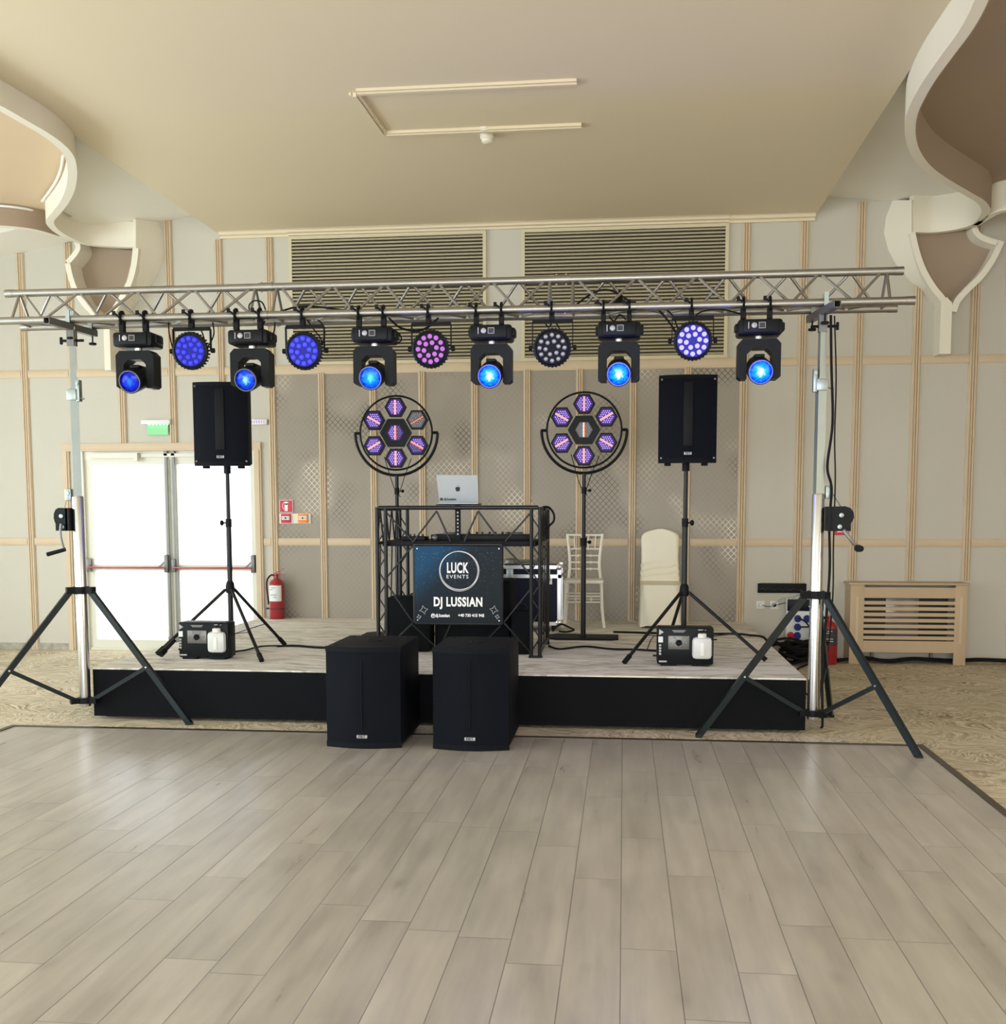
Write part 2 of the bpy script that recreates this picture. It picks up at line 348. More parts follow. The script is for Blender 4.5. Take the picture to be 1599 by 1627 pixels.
# ================================================================= ROOM SHELL
YW = 11.73
struct(MB().b2(-9.2, 6.8, -6.2, 14, -.1, 0).build('floor', m_carpet))
struct(MB().b2(-4.5, 2.0, -6.1, 7.45, .0, .006).build('floor', m_floorwood))
tr = 0
def trim(mb, m_=None, name=None):
    global tr
    tr += 1
    return struct(mb.build(name or 'trim_%d' % tr, m_ or m_trim))
trim(MB().b2(-4.53, 2.03, 7.43, 7.475, 0, .011), m_edge)
trim(MB().b2(1.985, 2.03, -6.1, 7.43, 0, .011), m_edge)
trim(MB().b2(-4.53, -4.485, -6.1, 7.43, 0, .011), m_edge)
DX0, DX1, DZ = -6.28, -4.09, 2.27
wb = MB()
wb.b2(-9.2, DX0, YW, YW+.25, 0, 5.1); wb.b2(DX1, 6.8, YW, YW+.25, 0, 5.1); wb.b2(DX0, DX1, YW, YW+.25, DZ, 5.1)
wall = struct(wb.build('wall_back', m_wall))
# left and rear walls with window openings, solid right wall
wl = MB()
for a, b in ((-6.2, -1.0), (3.2, 4.2), (8.0, 12)): wl.b2(-9.2, -9.0, a, b, 0, 5.1)
wl.b2(-9.2, -9.0, -1, 8, 3.3, 5.1); wl.b2(-9.2, -9.0, -1, 8, 0, .5)
struct(wl.build('wall_left', m_wall))
struct(MB().b2(6.6, 6.8, -6.2, 12, 0, 5.1).build('wall_right', m_wall))
wr = MB(); wr.b2(-9.2, 6.8, -6.2, -6, 3.5, 5.1); wr.b2(-9.2, -6.5, -6.2, -6, 0, 3.5); wr.b2(3.5, 6.8, -6.2, -6, 0, 3.5); wr.b2(-6.5, 3.5, -6.2, -6, 0, .3)
struct(wr.build('wall_rear', m_wall))
# ceilings
struct(MB().b2(-4.46, 1.94, -6.2, YW, 4.63, 4.95).build('ceiling', m_ceil))
for o_ in (MB().prism([(-4.46, -6.2, 4.88), (-5.25, -6.2, 4.74), (-5.75, -6.2, 4.66), (-5.75, -6.2, 5.1), (-4.46, -6.2, 5.1)], (0, YW+6.2, 0)),
           MB().b2(-9.2, -5.75, -6.2, 11.0, 4.70, 5.1),
           MB().prism([(-5.75, 11.0, 4.66), (-9.2, 11.0, 4.05), (-9.2, 11.0, 5.1), (-5.75, 11.0, 5.1)], (0, YW-11.0, 0))): struct(o_.build('ceiling', m_ceil_side))
struct(MB().prism([(1.94, -6.2, 4.83), (2.6, -6.2, 4.74), (6.8, -6.2, 4.74), (6.8, -6.2, 5.1), (1.94, -6.2, 5.1)], (0, YW+6.2, 0)).build('ceiling', m_ceil_side))
struct(MB().b2(-9.2, 6.8, -6.2, 12, 5.1, 5.2).build('ceiling', m_ceil_side))
# crown mouldings
def crown(x0, x1, z, h=.07, d=.10):
    prof = [(0, 0), (-d*.3, 0), (-d*.35, h*.35), (-d*.7, h*.45), (-d*.75, h*.8), (-d, h), (0, h)]
    trim(MB().prism([(x0, YW+a, z+b) for a, b in prof], (x1-x0, 0, 0)), mat('crown_paint', (.66, .575, .42), .6) if False else m_ceil)
crown(-4.43, -3.655, 4.565); crown(-3.655, 1.06, 4.575, .055, .12); crown(1.06, 1.93, 4.565)
# fluted vertical mouldings and flat rails
def vmould(x, z0, z1, wd=.088):
    k = wd/2; d = .028
    pr = [(-k, 0), (-k, -.012), (-k*.72, -d), (-k*.42, -d), (-k*.32, -.013), (-k*.12, -d), (k*.12, -d), (k*.32, -.013), (k*.42, -d), (k*.72, -d), (k, -.012), (k, 0)]
    trim(MB().prism([(x+a, YW+b, z0) for a, b in pr], (0, 0, z1-z0)))
def hrail(x0, x1, z, h=.085):
    k = h/2; d = .02
    pr = [(0, -k), (-.012, -k), (-d, -k*.6), (-d, k*.6), (-.012, k), (0, k)]
    trim(MB().prism([(x0, YW+a, z+b) for a, b in pr], (x1-x0, 0, 0)))
def zc(x): return 4.88+(x+4.46)*.177 if x < -4.46 else (4.74 if x > 1.94 else 4.56)
VT = [-7.3, -6.77, -6.2, -5.62, -5.03, -4.46, -3.885, 1.24, 1.83, 2.40, 2.985, 3.55, 4.12, 4.7, 5.3]
for x in VT:
    z0 = 0.0 if x < DX0-.1 or x > -4 else 2.36
    if x == -6.2: z0 = 2.36
    if 2.3 < x < 3.6: z0 = .86
    if x == -4.46: z0 = 2.36
    if x == 1.83: z0 = .82
    vmould(x, max(z0, .4 if x == -3.885 else 0), zc(x))
AX = [-3.32, -2.745, -2.2, -1.62, -1.05, -.485, .085, .66]
for x in AX: vmould(x, .4, 3.10, .08)
for a, b in zip(VT, VT[1:]):
    if a == -3.885: continue
    hrail(a+.044, b-.044, 3.14)
    if not (a > DX0-.6 and b < -3.8): 
        hrail(a+.044, b-.044, 1.25)
hrail(-4.015, -3.93, 1.25); hrail(-6.726, -6.355, 1.25)
aa = [-3.885]+AX+[1.24]
hrail(-3.84, 1.195, 3.14, .10)
for a, b in zip(aa, aa[1:]): hrail(a+.042, b-.042, 1.25, .08)
# patterned panels in the alcove behind the stage
for a, b in zip(aa, aa[1:]):
    o = MB().b2(a+.03, b-.03, YW-.006, YW, .38, 3.10).build('patterned_panel', m_lattice, wall)
# marble skirting at the left
struct(MB().b2(-9, DX0-.06, YW-.025, YW, 0, .075).build('baseboard_back', m_foot))
# ventilation grilles
def vent(x0, x1, z0, z1, label):
    t = thing('ventilation_grille', label, 'vent', ((x0+x1)/2, YW, z0))
    og = t.location; f = MB(); q = .035
    f.b2(x0, x1, YW-.03, YW, z0, z0+q); f.b2(x0, x1, YW-.03, YW, z1-q, z1); f.b2(x0, x0+q, YW-.03, YW, z0+q, z1-q); f.b2(x1-q, x1, YW-.03, YW, z0+q, z1-q)
    f.build('frame', m_trim if False else mat('grille_frame', (.60, .54, .36), .5), t, og)
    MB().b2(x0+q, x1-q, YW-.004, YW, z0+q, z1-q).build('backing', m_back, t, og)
    s = MB(); n = int((z1-z0-2*q)/.036)
    for i in range(n):
        z = z0+q+(i+.5)*(z1-z0-2*q)/n
        s.box(((x0+x1)/2, YW-.018, z), (x1-x0-2*q, .022, .0165), Matrix.Rotation(R(25), 4, 'X'))
    s.build('slats', m_olive, t, og)
vent(-3.66, -1.49, 3.19, 4.57, 'wide louvred ventilation grille on the back wall, left of the pale middle strip')
vent(-1.11, 1.06, 3.19, 4.57, 'wide louvred ventilation grille on the back wall, right of the pale middle strip')
# ceiling moulding frame
t = thing('ceiling_moulding', 'rectangular raised moulding frame on the flat middle ceiling', 'ceiling moulding', (-1.2, 8.4, 4.63)); og = t.location
def cm(p0, p1):
    b_ = MB(); d = (Vector(p1)-Vector(p0)).normalized(); n_ = Vector((-d.y, d.x, 0))
    for off, h, wd in ((0, .022, .022), (.03, .03, .03), (.062, .018, .02)):
        b_.bar(Vector(p0)+n_*off+Vector((0, 0, -h/2)), Vector(p1)+n_*off+Vector((0, 0, -h/2)), wd if abs(d.x) < .5 else h, h if abs(d.x) < .5 else wd)
    return b_
cm((-1.93, 8.80, 4.63), (-.36, 8.80, 4.63)).build('strip', m_ceil, t, og)
cm((-.36, 7.98, 4.63), (-1.95, 7.98, 4.63)).build('strip', m_ceil, t, og)
cm((-1.95, 7.98, 4.63), (-1.93, 8.80, 4.63)).build('strip', m_ceil, t, og)
for lab, c, r_, h in (('small round ceiling sensor disc on the ceiling, above the larger smoke detector', (770, 210), .045, .03), ('round white smoke detector under the ceiling below the moulding frame', (774, 220), .055, .07)):
    p = atz(c[0], c[1], 4.60)
    t = thing('smoke_detector', lab, 'smoke detector', (p.x, p.y, 4.63))
    MB().lathe([(r_, 0), (r_, -h*.45), (r_*.8, -h*.55)], (0, 0, 0)).build('base', m_orn, t)
    MB().lathe([(r_*.78, -h*.5), (r_*.78, -h*.85), (r_*.5, -h), (0, -h)], (0, 0, 0)).build('sensor_head', m_orn, t)

# ---- plaster ornaments
def ornament(side, zb, rims, goblet, plate, label):
    ctr = rims[0][0][0]
    t = thing('plaster_ornament', label, 'plaster ornament', (ctr[0], YW, 2.9)); og = t.location
    for pts, top in rims:
        q = smoothline(pts)
        MB().strip(q, .075, (0, 0, top-zb), (0, 0, 1)).build('ceiling_band', m_orn, t, og)
    # taupe lining on the inner face of the main band
    return t, og
def bandface(pts, off, zb, top, m_, t, og, nm='band_lining'):
    q = smoothline(pts); n = len(q); out = []
    for i in range(n):
        d = (q[min(i+1, n-1)]-q[max(i-1, 0)]).normalized(); out.append(q[i]+Vector((0, 0, 1)).cross(d)*off)
    MB().strip(out, .006, (0, 0, top-zb), (0, 0, 1)).build(nm, m_, t, og)
def px(lst, z): return [atz(a, b, z) for a, b in lst]
# right
ZB = 4.38
r1 = px([(1447, 370), (1480, 371), (1520, 366), (1548, 358), (1563, 345), (1567, 332), (1558, 320), (1538, 308), (1500, 286), (1472, 265), (1454, 240), (1447, 215), (1448, 190), (1456, 166), (1476, 130), (1506, 88), (1534, 50), (1556, 10), (1575, -40)], ZB)
rr2 = px([(1552, 358), (1566, 349), (1582, 340), (1602, 335), (1640, 332)], ZB)
t, og = ornament(1, ZB, [(r1, 4.80), (rr2, 4.80)], None, None, 'goblet-shaped plaster ornament with curling ceiling bands, at the right')
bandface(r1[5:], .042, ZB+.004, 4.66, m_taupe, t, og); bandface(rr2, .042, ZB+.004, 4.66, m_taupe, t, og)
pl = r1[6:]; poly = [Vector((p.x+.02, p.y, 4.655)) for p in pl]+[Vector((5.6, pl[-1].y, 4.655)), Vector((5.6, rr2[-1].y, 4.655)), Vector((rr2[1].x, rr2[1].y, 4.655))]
MB().prism(poly, (0, 0, .02)).build('inner_ceiling', m_taupe, t, og)  # same ceiling as on the left, its shade put into the darker colour
YF = 11.5; orn_r = t
def gob(t, og, YF, left, right, stem, cav, wall_shift=0, ext_left=None, ext_right=None, curl=None):
    for nm, ln, ext in (('goblet_side', left, ext_left), ('goblet_side', right, ext_right)):
        pts = smoothline([at(a, b, YF) for a, b in ln], 5)
        MB().strip(pts, .06, (0, YW-YF, 0), (0, 1, 0)).build(nm, m_orn, t, og)
        if ext is not None:
            p0 = pts[0]; e = smoothline([Vector((p0.x, YF+.03, p0.z))]+[Vector((p0.x+a, YF+.03, b)) for a, b in ext], 4)
            MB().strip(e, .055, (0, YW-YF-.03, 0), (0, 1, 0)).build(nm, m_orn, t, og)
    s0 = at(*stem[0], YF); s1 = at(*stem[1], YF)
    MB().prism([(s0.x, YF+.004, s1.z), (s1.x, YF+.004, s1.z), (s1.x, YF+.004, s0.z-.01), ((s0.x+s1.x)/2, YF+.004, s0.z+.05), (s0.x, YF+.004, s0.z-.01)], (0, YW-YF-.004, 0)).build('stem', m_orn, t, og)
    MB().prism([Vector((0, YW-.05, 0))+Vector((at(a, b, YF).x, 0, at(a, b, YF).z)) for a, b in cav], (0, .03, 0)).build('recess_panel', m_taupe, t, og)
    if curl: 
        MB().strip(smoothline([at(a, b, YF) for a, b in curl], 5), .055, (0, YW-YF, 0), (0, 1, 0)).build('curl', m_orn, t, og)
gob(t, og, YF, [(1450, 369), (1457, 400), (1468, 430), (1484, 457), (1499, 476), (1505, 495)],
    [(1592, 383), (1578, 412), (1560, 438), (1538, 460), (1522, 478), (1516, 495)], [(1496, 480), (1511, 562)],
    [(1450, 371), (1457, 403), (1470, 436), (1488, 463), (1507, 486), (1530, 464), (1556, 438), (1578, 408), (1590, 388), (1568, 378), (1552, 368), (1549, 352), (1500, 352)],
    ext_left=None, ext_right=None,
    curl=[(1550, 352), (1549, 362), (1556, 374), (1570, 381), (1586, 386)])
# left
ZL = 4.45
l1 = px([(216, 394), (180, 393), (140, 389), (112, 380), (92, 369), (81, 358), (80, 350), (90, 338), (102, 322), (111, 303), (115, 282), (114, 262), (108, 245), (92, 228), (68, 211), (42, 196), (0, 172), (-50, 145), (-110, 105)], ZL)
l2 = px([(-60, 360), (-20, 359), (20, 361), (55, 366), (90, 376)], ZL)
t, og = ornament(-1, ZL, [(l1, 4.72), (l2, 4.66)], None, None, 'goblet-shaped plaster ornament with curling ceiling bands, at the left')
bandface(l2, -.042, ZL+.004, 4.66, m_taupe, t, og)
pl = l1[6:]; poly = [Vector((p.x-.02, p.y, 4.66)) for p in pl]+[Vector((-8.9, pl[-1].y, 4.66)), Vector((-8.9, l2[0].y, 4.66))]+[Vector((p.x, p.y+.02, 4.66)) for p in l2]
MB().prism(poly, (0, 0, .02)).build('inner_ceiling', m_tan_lit, t, og)
for seg in (l1[6:11], l2):
    q = smoothline([Vector((p.x-(.08 if seg is not l2 else 0), p.y-(.07 if seg is l2 else 0), 4.635)) for p in seg], 5)
    MB().poly(q, .012).build('light_strip', m_white, t, og)
gob(t, og, 11.42, [(107, 418), (111, 437), (119, 460), (133, 482), (152, 502), (166, 522)],
    [(216, 394), (213, 420), (206, 447), (193, 473), (179, 497), (172, 520)], [(164, 520), (176, 588)],
    [(107, 418), (119, 402), (121, 390), (116, 378), (160, 385), (216, 392), (213, 425), (200, 463), (172, 505), (140, 490), (118, 455)],
    ext_left=None, ext_right=None,
    curl=[(117, 378), (123, 388), (122, 399), (107, 417)])
# flared side between a goblet's front rim and the wall
def flare(t, og, YF, fr, bk, sg):
    fl = MB(); n = len(fr)
    A = [fl.b.verts.new(at(a, b, YF)) for a, b in fr]; Bv = [fl.b.verts.new(at(a, b, YW-.002)) for a, b in bk]
    A2 = [fl.b.verts.new(at(a+sg*5, b, YF+.06)) for a, b in fr]; B2 = [fl.b.verts.new(at(a+sg*12, b, YW-.002)) for a, b in bk]
    for i in range(n-1):
        fl.b.faces.new((A[i], A[i+1], Bv[i+1], Bv[i])); fl.b.faces.new((A2[i], B2[i], B2[i+1], A2[i+1])); fl.b.faces.new((A[i], A2[i], A2[i+1], A[i+1])); fl.b.faces.new((Bv[i], Bv[i+1], B2[i+1], B2[i]))
    fl.b.faces.new((A[0], Bv[0], B2[0], A2[0])); fl.b.faces.new((A[-1], A2[-1], B2[-1], Bv[-1]))
    fl.build('goblet_flare', m_orn, t, og, smooth=60)
flare(t, og, 11.42, [(216, 348), (216, 370), (216, 394), (213, 420), (206, 447), (193, 473), (179, 497)], [(252, 344), (258, 370), (260, 398), (257, 420), (246, 446), (227, 473), (200, 497)], -1)
flare(orn_r, orn_r.location, 11.5, [(1449, 318), (1449, 345), (1449, 369), (1456, 402), (1467, 430), (1483, 457), (1497, 478)], [(1419, 318), (1408, 345), (1405, 371), (1412, 398), (1425, 422), (1447, 447), (1478, 474)], 1)

# ---- double exit door
d = struct(thing('door_1', '', 'door', ((DX0+DX1)/2, YW, 0))); del d['label']; del d['category']; og = d.location
f = MB()
for a, b, c, e in ((DX0-.07, DX0+.01, 0, DZ), (DX1-.01, DX1+.07, 0, DZ)): 
    f.b2(a, b, YW-.03, YW, c, e); f.b2(a+.02, b-.02, YW-.042, YW-.03, c, e)
f.b2(DX0-.07, DX1+.07, YW-.03, YW, DZ, DZ+.085); f.b2(DX0-.07, DX1+.07, YW-.042, YW-.03, DZ+.02, DZ+.065)
f.build('architrave', m_trim, d, og)
f = MB(); f.b2(DX0, -6.12, YW, YW+.24, 0, DZ); f.b2(-4.10, DX1, YW, YW+.24, 0, DZ); f.b2(-6.12, -4.10, YW+.03, YW+.12, 2.17, DZ); f.b2(-6.12, -4.10, YW+.02, YW+.14, 0, .03)
f.build('door_frame', m_upvc, d, og)
f = MB(); f.b2(-6.02, -5.45, YW-.02, YW+.03, 2.19, 2.25); f.b2(-5.42, -4.2, YW-.01, YW+.03, 2.2, 2.24); f.box((-5.47, YW-.03, 2.2), (.05, .05, .09))
f.build('door_closer', m_upvc, d, og)
for (x0, x1, rx) in ((-6.12, -5.115, -5.135), (-5.105, -4.10, -5.05)):
    lf = MB(); y0, y1 = YW+.04, YW+.09; a = x0+.075; b = x1-.07
    lf.b2(x0, a, y0, y1, .03, 2.17); lf.b2(b, x1, y0, y1, .03, 2.17); lf.b2(a, b, y0, y1, 2.12, 2.17); lf.b2(a, b, y0, y1, .03, .12); lf.b2(a, b, y0, y1, .92, .985)
    leaf = lf.build('door_leaf', m_upvc, d, og)
    MB().b2(a, b, y0+.02, y0+.028, .12, .92).b2(a, b, y0+.02, y0+.028, .985, 2.12).build('glass_pane', m_glass, leaf)
    leaf.children[0].location = (0, 0, 0)
    for ch in leaf.children: ch.data.transform(Matrix.Translation(-Vector(og)))
    MB().bar((a-.04, y0-.07, .955), (b+.03, y0-.07, .955), .03, .022, .004).build('push_bar', m_red, leaf, og)
    MB().box((a-.04, y0-.04, .98), (.035, .08, .15), None, .006).box((b+.03, y0-.04, 1.0), (.05, .08, .2), None, .01).bar((b+.03, y0-.06, 1.04), (b-.05, y0-.07, .96), .02).build('bar_bracket', m_grey, leaf, og)
    MB().bar((rx, y0-.035, .1), (rx, y0-.035, 2.25), .028, .02).box((rx, y0-.03, 2.24), (.04, .04, .05)).box((rx, y0-.03, .12), (.05, .04, .09)).build('bolt_rod', m_grey, leaf, og)
struct(MB().b2(-40, 40, YW+.25, 60, -.35, -.2).build('floor', m_ground))

# ================================================================= STAGE
SX0, SX1, SY0, SY1 = -4.05, 1.30, 7.8, YW-.01
t = thing('stage_platform', 'low black-skirted stage platform with a pale streaked carpet top', 'stage', ((SX0+SX1)/2, SY0, 0)); og = t.location
for a, b in ((7.8, 8.78), (8.785, 9.76), (9.765, 10.74), (10.745, SY1)):
    MB().b2(SX0, SX1, a, b, .385, .40).build('carpet_top', m_stagecarpet, t, og)
f = MB(); f.b2(SX0, SX1, SY0, SY0+.03, .025, .388); f.b2(SX0, SX0+.03, SY0+.03, SY1, .045, .388); f.b2(SX1-.03, SX1, SY0+.03, SY1, .03, .388)
f.build('skirt', m_skirt, t, og)
MB().b2(SX0+.03, SX1-.03, SY0+.03, SY1, .30, .385).build('deck', m_black, t, og)
for x in (SX0+.09, -2.3, -.6, SX1-.3):
    for y in (SY0+.16, 10.0, SY1-.1): MB().b2(x-.05, x+.05, y-.05, y+.05, 0, .3).build('foot', m_black, t, og)

# ================================================================= TRUSS
TY0, TY1, TYM, ZL0, ZT0 = 7.74, 8.02, 7.87, 3.012, 3.238
t = thing('lighting_truss', 'long horizontal aluminium lattice truss carried by the two wind-up stands', 'truss', (-1.38, TYM, 2.99)); og = t.location
JX = [-4.64, -2.635, -.46, 1.87]
for i in range(3):
    x0, x1 = JX[i]+.012, JX[i+1]-.012
    sec = MB().tube((x0, TYM, ZT0), (x1, TYM, ZT0), .028, seg=16).build('top_chord', m_alu, t, og)
    MB().tube((x0-(.05 if i == 0 else 0), TY0, ZL0), (x1+(.05 if i == 2 else 0), TY0, ZL0), .028, seg=16).build('front_chord', m_alu, t, og)
    MB().tube((x0+(.03 if i == 0 else 0), TY1, ZL0-.0), (x1, TY1, ZL0), .028, seg=16).build('rear_chord', m_alu, t, og)
    L = x1-x0; n = max(2, round(L/.46)); st = (L-.2)/n; br = MB()
    for j in range(n):
        a = x0+.1+j*st
        for (ya, dz) in ((TY0, 0), (TY1, st/2)):
            s_ = a+ (0 if ya == TY0 else 0)
            p = [(a, TYM, ZT0), (a+st/2, ya, ZL0), (a+st, TYM, ZT0)] if ya == TY0 else [(a, ya, ZL0), (a+st/2, TYM, ZT0), (a+st, ya, ZL0)]
            br.tube(p[0], p[1], .0105, seg=8); br.tube(p[1], p[2], .0105, seg=8)
        br.tube((a, TY0, ZL0), (a+st/2, TY1, ZL0), .0105, seg=8); br.tube((a+st/2, TY1, ZL0), (a+st, TY0, ZL0), .0105, seg=8)
    for xe in (x0+.07, x1-.07):
        for p, q in (((xe, TYM, ZT0), (xe, TY0, ZL0)), ((xe, TYM, ZT0), (xe, TY1, ZL0)), ((xe, TY0, ZL0), (xe, TY1, ZL0))): br.tube(p, q, .0105, seg=8)
    br.build('lacing', m_alu, t, og)
for i, x in enumerate(JX):
    for y, z in ((TYM, ZT0), (TY0, ZL0), (TY1, ZL0)):
        if i in (1, 2):
            c_ = MB().tube((x-.055, y, z), (x+.055, y, z), .0315, seg=16)
            for k in (-.035, .035): c_.tube((x+k, y, z-.038), (x+k, y, z+.038), .008, seg=8)
            c_.build('coupler', m_alu, t, og)
        else:
            e = -1 if i == 0 else 1; xo = .05*e if y == TY0 else (-.03*e if y == TY1 and i == 0 else 0)
            MB().tube((x+xo-.03, y, z), (x+xo+.03, y, z), .030, seg=16).build('end_fitting', m_alu, t, og)
fr_z = ZL0

# ================================================================= HANGING LIGHTS
def clamp(mb, x, y=0, z=0, drop=.09):
    mb.poly([(x, y+.035*math.cos(a), z+.035*math.sin(a)) for a in [R(k) for k in range(-60, 250, 25)]], .0, 4) if False else None
    for k in range(9):
        a = R(-50+k*35); a2 = R(-50+(k+1)*35)
        mb.bar((x, y+.034*math.cos(a), z+.034*math.sin(a)), (x, y+.035*math.cos(a2), z+.035*math.sin(a2)), .014, .042)
    mb.bar((x, y, z-.028), (x, y, z-drop), .034, .044); mb.tube((x-.01, y-.045, z+.01), (x-.04, y-.05, z+.03), .007, seg=8); mb.box((x-.04, y-.05, z+.03), (.022, .012, .03))
    return mb
# lit lens palette: each lamp has its own colour
lensA = lens_mat('lit_lens_deep_blue', (.02, .28, 1.0), (.0, .03, .85), (.0, .002, .30), .8)
lensB = lens_mat('lit_lens_blue_cyan', (.35, .95, 1.0), (.0, .10, .95), (.0, .004, .35), .95)
lensC = lens_mat('lit_lens_cyan', (.10, .85, 1.0), (.0, .25, 1.0), (.0, .01, .45), 1.1)
lensD = lens_mat('lit_lens_bright_cyan', (.75, 1.0, 1.0), (.0, .30, 1.0), (.0, .01, .65), 1.5)
def moving_head(x, lens, label, glow):
    """Moving head hung under the front chord; root at the chord centre line."""
    t = thing('moving_head_light', label, 'stage light', (x, TY0, ZL0), 0, 'moving head lights on the truss')
    for s in (-.11, .07): clamp(MB(), s, drop=.10).build('clamp', m_black, t)
    b = MB(); b.box((0, .02, -.165), (.30, .22, .105), None, .02); b.box((.0, -.092, -.165), (.235, .03, .085), None, .006); b.box((-.155, .02, -.16), (.02, .1, .05), None, .006).box((.155, .02, -.16), (.03, .12, .06), None, .01)
    base = b.build('base', m_powder, t)
    MB().lathe([(.019, 0), (.019, .004), (.012, .008), (0, .008)], (-.045, -.108, -.16), (0, -1, 0), 16).build('dial', m_badge, base)
    MB().box((.008, -.108, -.16), (.04, .004, .036)).build('display', m_dlabel, base)
    k_ = MB()
    k_.box((.008, -.109, -.141), (.044, .003, .003)).box((.008, -.109, -.179), (.044, .003, .003)).box((-.013, -.109, -.16), (.003, .003, .038)).box((.029, -.109, -.16), (.003, .003, .038))
    k_.build('display_frame', m_badge, base)
    MB().box((-.083, -.109, -.16), (.006, .003, .045)).build('panel_marking', m_badge, base)
    MB().lathe([(.028, -.245), (.028, -.215), (.045, -.215)], (0, .02, 0)).build('pivot', m_chrome, t)
    # yoke: inverted U with chamfered shoulders
    y = MB(); P = [(-.145, -.50), (-.145, -.275), (-.115, -.243), (.115, -.243), (.145, -.275), (.145, -.50), (.125, -.515), (.085, -.515), (.085, -.345), (.062, -.32), (.045, -.307), (-.045, -.307), (-.062, -.32), (-.085, -.345), (-.085, -.515), (-.125, -.515)]
    y.prism([(a, -.055, b_) for a, b_ in P], (0, .13, 0)); y.build('yoke', m_powder, t)
    ax = Vector((0, -math.cos(R(16)), -math.sin(R(16)))); c = Vector((0, .01, -.435))
    hd = MB().lathe([(.0, -.13), (.05, -.125), (.074, -.09), (.084, -.03), (.084, .04), (.087, .06), (.087, .16), (.080, .16), (.078, .145)], c, ax, 28)
    hd.box(c+Vector((0, 0, .078)), (.07, .14, .022), None, .006)
    head = hd.build('lamp_head', m_powder, t)
    MB().lathe([(.0745, .158), (.081, .158), (.081, .166), (.0745, .166), (.0745, .158)], c, ax, 32, False).build('lens_ring', m_grey, head)
    lo = MB().lathe([(0, .012), (.03, .010), (.055, .004), (.076, -.006), (.074, -.010), (0, -.010)], (0, 0, 0), (0, 0, 1), 28).build('lens', lens, head)
    lo.location = c+ax*.152; lo.rotation_mode = 'QUATERNION'; lo.rotation_quaternion = ax.to_track_quat('Z', 'Y')
    if glow:
        l = bpy.data.lights.new('lamp_glow', 'POINT'); l.energy = glow; l.color = (.03, .08, 1); l.shadow_soft_size = .05
        lo2 = bpy.data.objects.new('lamp_glow', l); C.objects.link(lo2); lo2.parent = head; lo2.location = c+ax*.25; lo2.rotation_mode = 'QUATERNION'; lo2.rotation_quaternion = (-ax).to_track_quat('Z', 'Y')
    return t
mh = [(212, lensA, 'black moving head with dim deep blue lens, nearest the left end of the truss', 0),
      (395, lensB, 'black moving head with blue lens, hanging in front of the left loudspeaker', 0),
      (592, lensC, 'black moving head with cyan-blue lens, hanging above the left hexagon lamp cluster', 3),
      (780, lensD, 'black moving head with bright cyan lens, hanging above the laptop', 5),
      (984, lensD, 'black moving head with bright cyan lens, just right of the unlit flat lamp', 6),
      (1208, lensD, 'black moving head with bright lens, nearest the right stand', 6)]
for i, (px_, ln, lab, g) in enumerate(mh):
    moving_head(at(px_, 535, TY0-.06).x, ln, lab, g)
def par_mat(name, col, st): return emit(name, col, st)
pars = [(304, 557, par_mat('led_blue_dim', (.05, .06, 1), .8), 'round flat LED lamp glowing blue, leftmost one on the truss', 0),
        (484, 557, par_mat('led_blue', (.06, .08, 1), .9), 'round flat LED lamp glowing blue, beside the two red tags on the truss', 0),
        (685, 554, par_mat('led_violet', (.62, .18, .75), .8), 'round flat LED lamp glowing pink-violet, between two moving heads', 0),
        (878, 552, m_lensoff, 'round flat LED lamp with unlit grey lenses', 0),
        (1101, 541, par_mat('led_blue_white', (.46, .40, 1), 1.25), 'round flat LED lamp glowing brightest blue-white, above the right loudspeaker', 2)]
m_face = [mat('par_face_black', (.006, .006, .012), .5, spec=.12), emit('par_face_blue', (.0, .0, .45), .7)]
for i, (px_, py_, lm, lab, g) in enumerate(pars):
    Yp = TY0-.02; p = at(px_, py_, Yp); q = at((304, 481, 681, 877, 1099)[i], 500, TY0)
    t = thing('led_par_lamp', lab, 'stage light', (p.x, TY0, ZL0), 0, 'flat round LED lamps on the truss')
    dz = p.z-ZL0; cx = q.x-p.x
    clamp(MB(), cx, drop=.085).build('clamp', m_black, t)
    top = -.088 if i != 4 else -.082; w2 = .142
    br = MB(); br.bar((-w2, 0, top), (w2, 0, top), .006, .028); br.bar((-w2, 0, top), (-w2, 0, dz), .006, .028); br.bar((w2, 0, top), (w2, 0, dz), .006, .028); br.build('bracket', m_black, t)
    for s in (-1, 1): MB().tube((s*.145, 0, dz), (s*.168, 0, dz), .018, seg=10).build('knob', m_black, t)
    tilt = R(8); ax = Vector((0, -math.cos(tilt), -math.sin(tilt))); c = Vector((0, 0, dz))
    b = MB().lathe([(0, -.055), (.08, -.05), (.118, -.01), (.132, .02), (.132, .05), (.118, .055), (.112, .046), (0, .044)], c, ax, 32)
    qd = ax.to_track_quat('Z', 'Y')
    for k in range(32):
        a = k*2*math.pi/32; b.box(c+qd @ Vector((.131*math.cos(a), .131*math.sin(a), .02)), (.012, .012, .05), qd)
    body = b.build('body', m_powder, t)
    MB().lathe([(0, .046), (.11, .046), (.11, .049), (0, .049)], c, ax, 28).build('face_plate', m_face[1 if i in (0, 1, 4) else 0], body)
    first = None
    for ring, cnt, ph in ((.088, 12, 0), (.046, 6, .2)):
        for k in range(cnt):
            a = ph+k*2*math.pi/cnt; loc = c+qd @ Vector((ring*math.cos(a), ring*math.sin(a), .049))
            if first is None:
                first = MB().lathe([(.0165, 0), (.0165, .006), (.012, .012), (0, .014)], (0, 0, 0), (0, 0, 1), 12).build('led_lens', lm, body); o = first
            else:
                o = first.copy(); C.objects.link(o); o.parent = body
            o.location = loc; o.rotation_mode = 'QUATERNION'; o.rotation_quaternion = qd
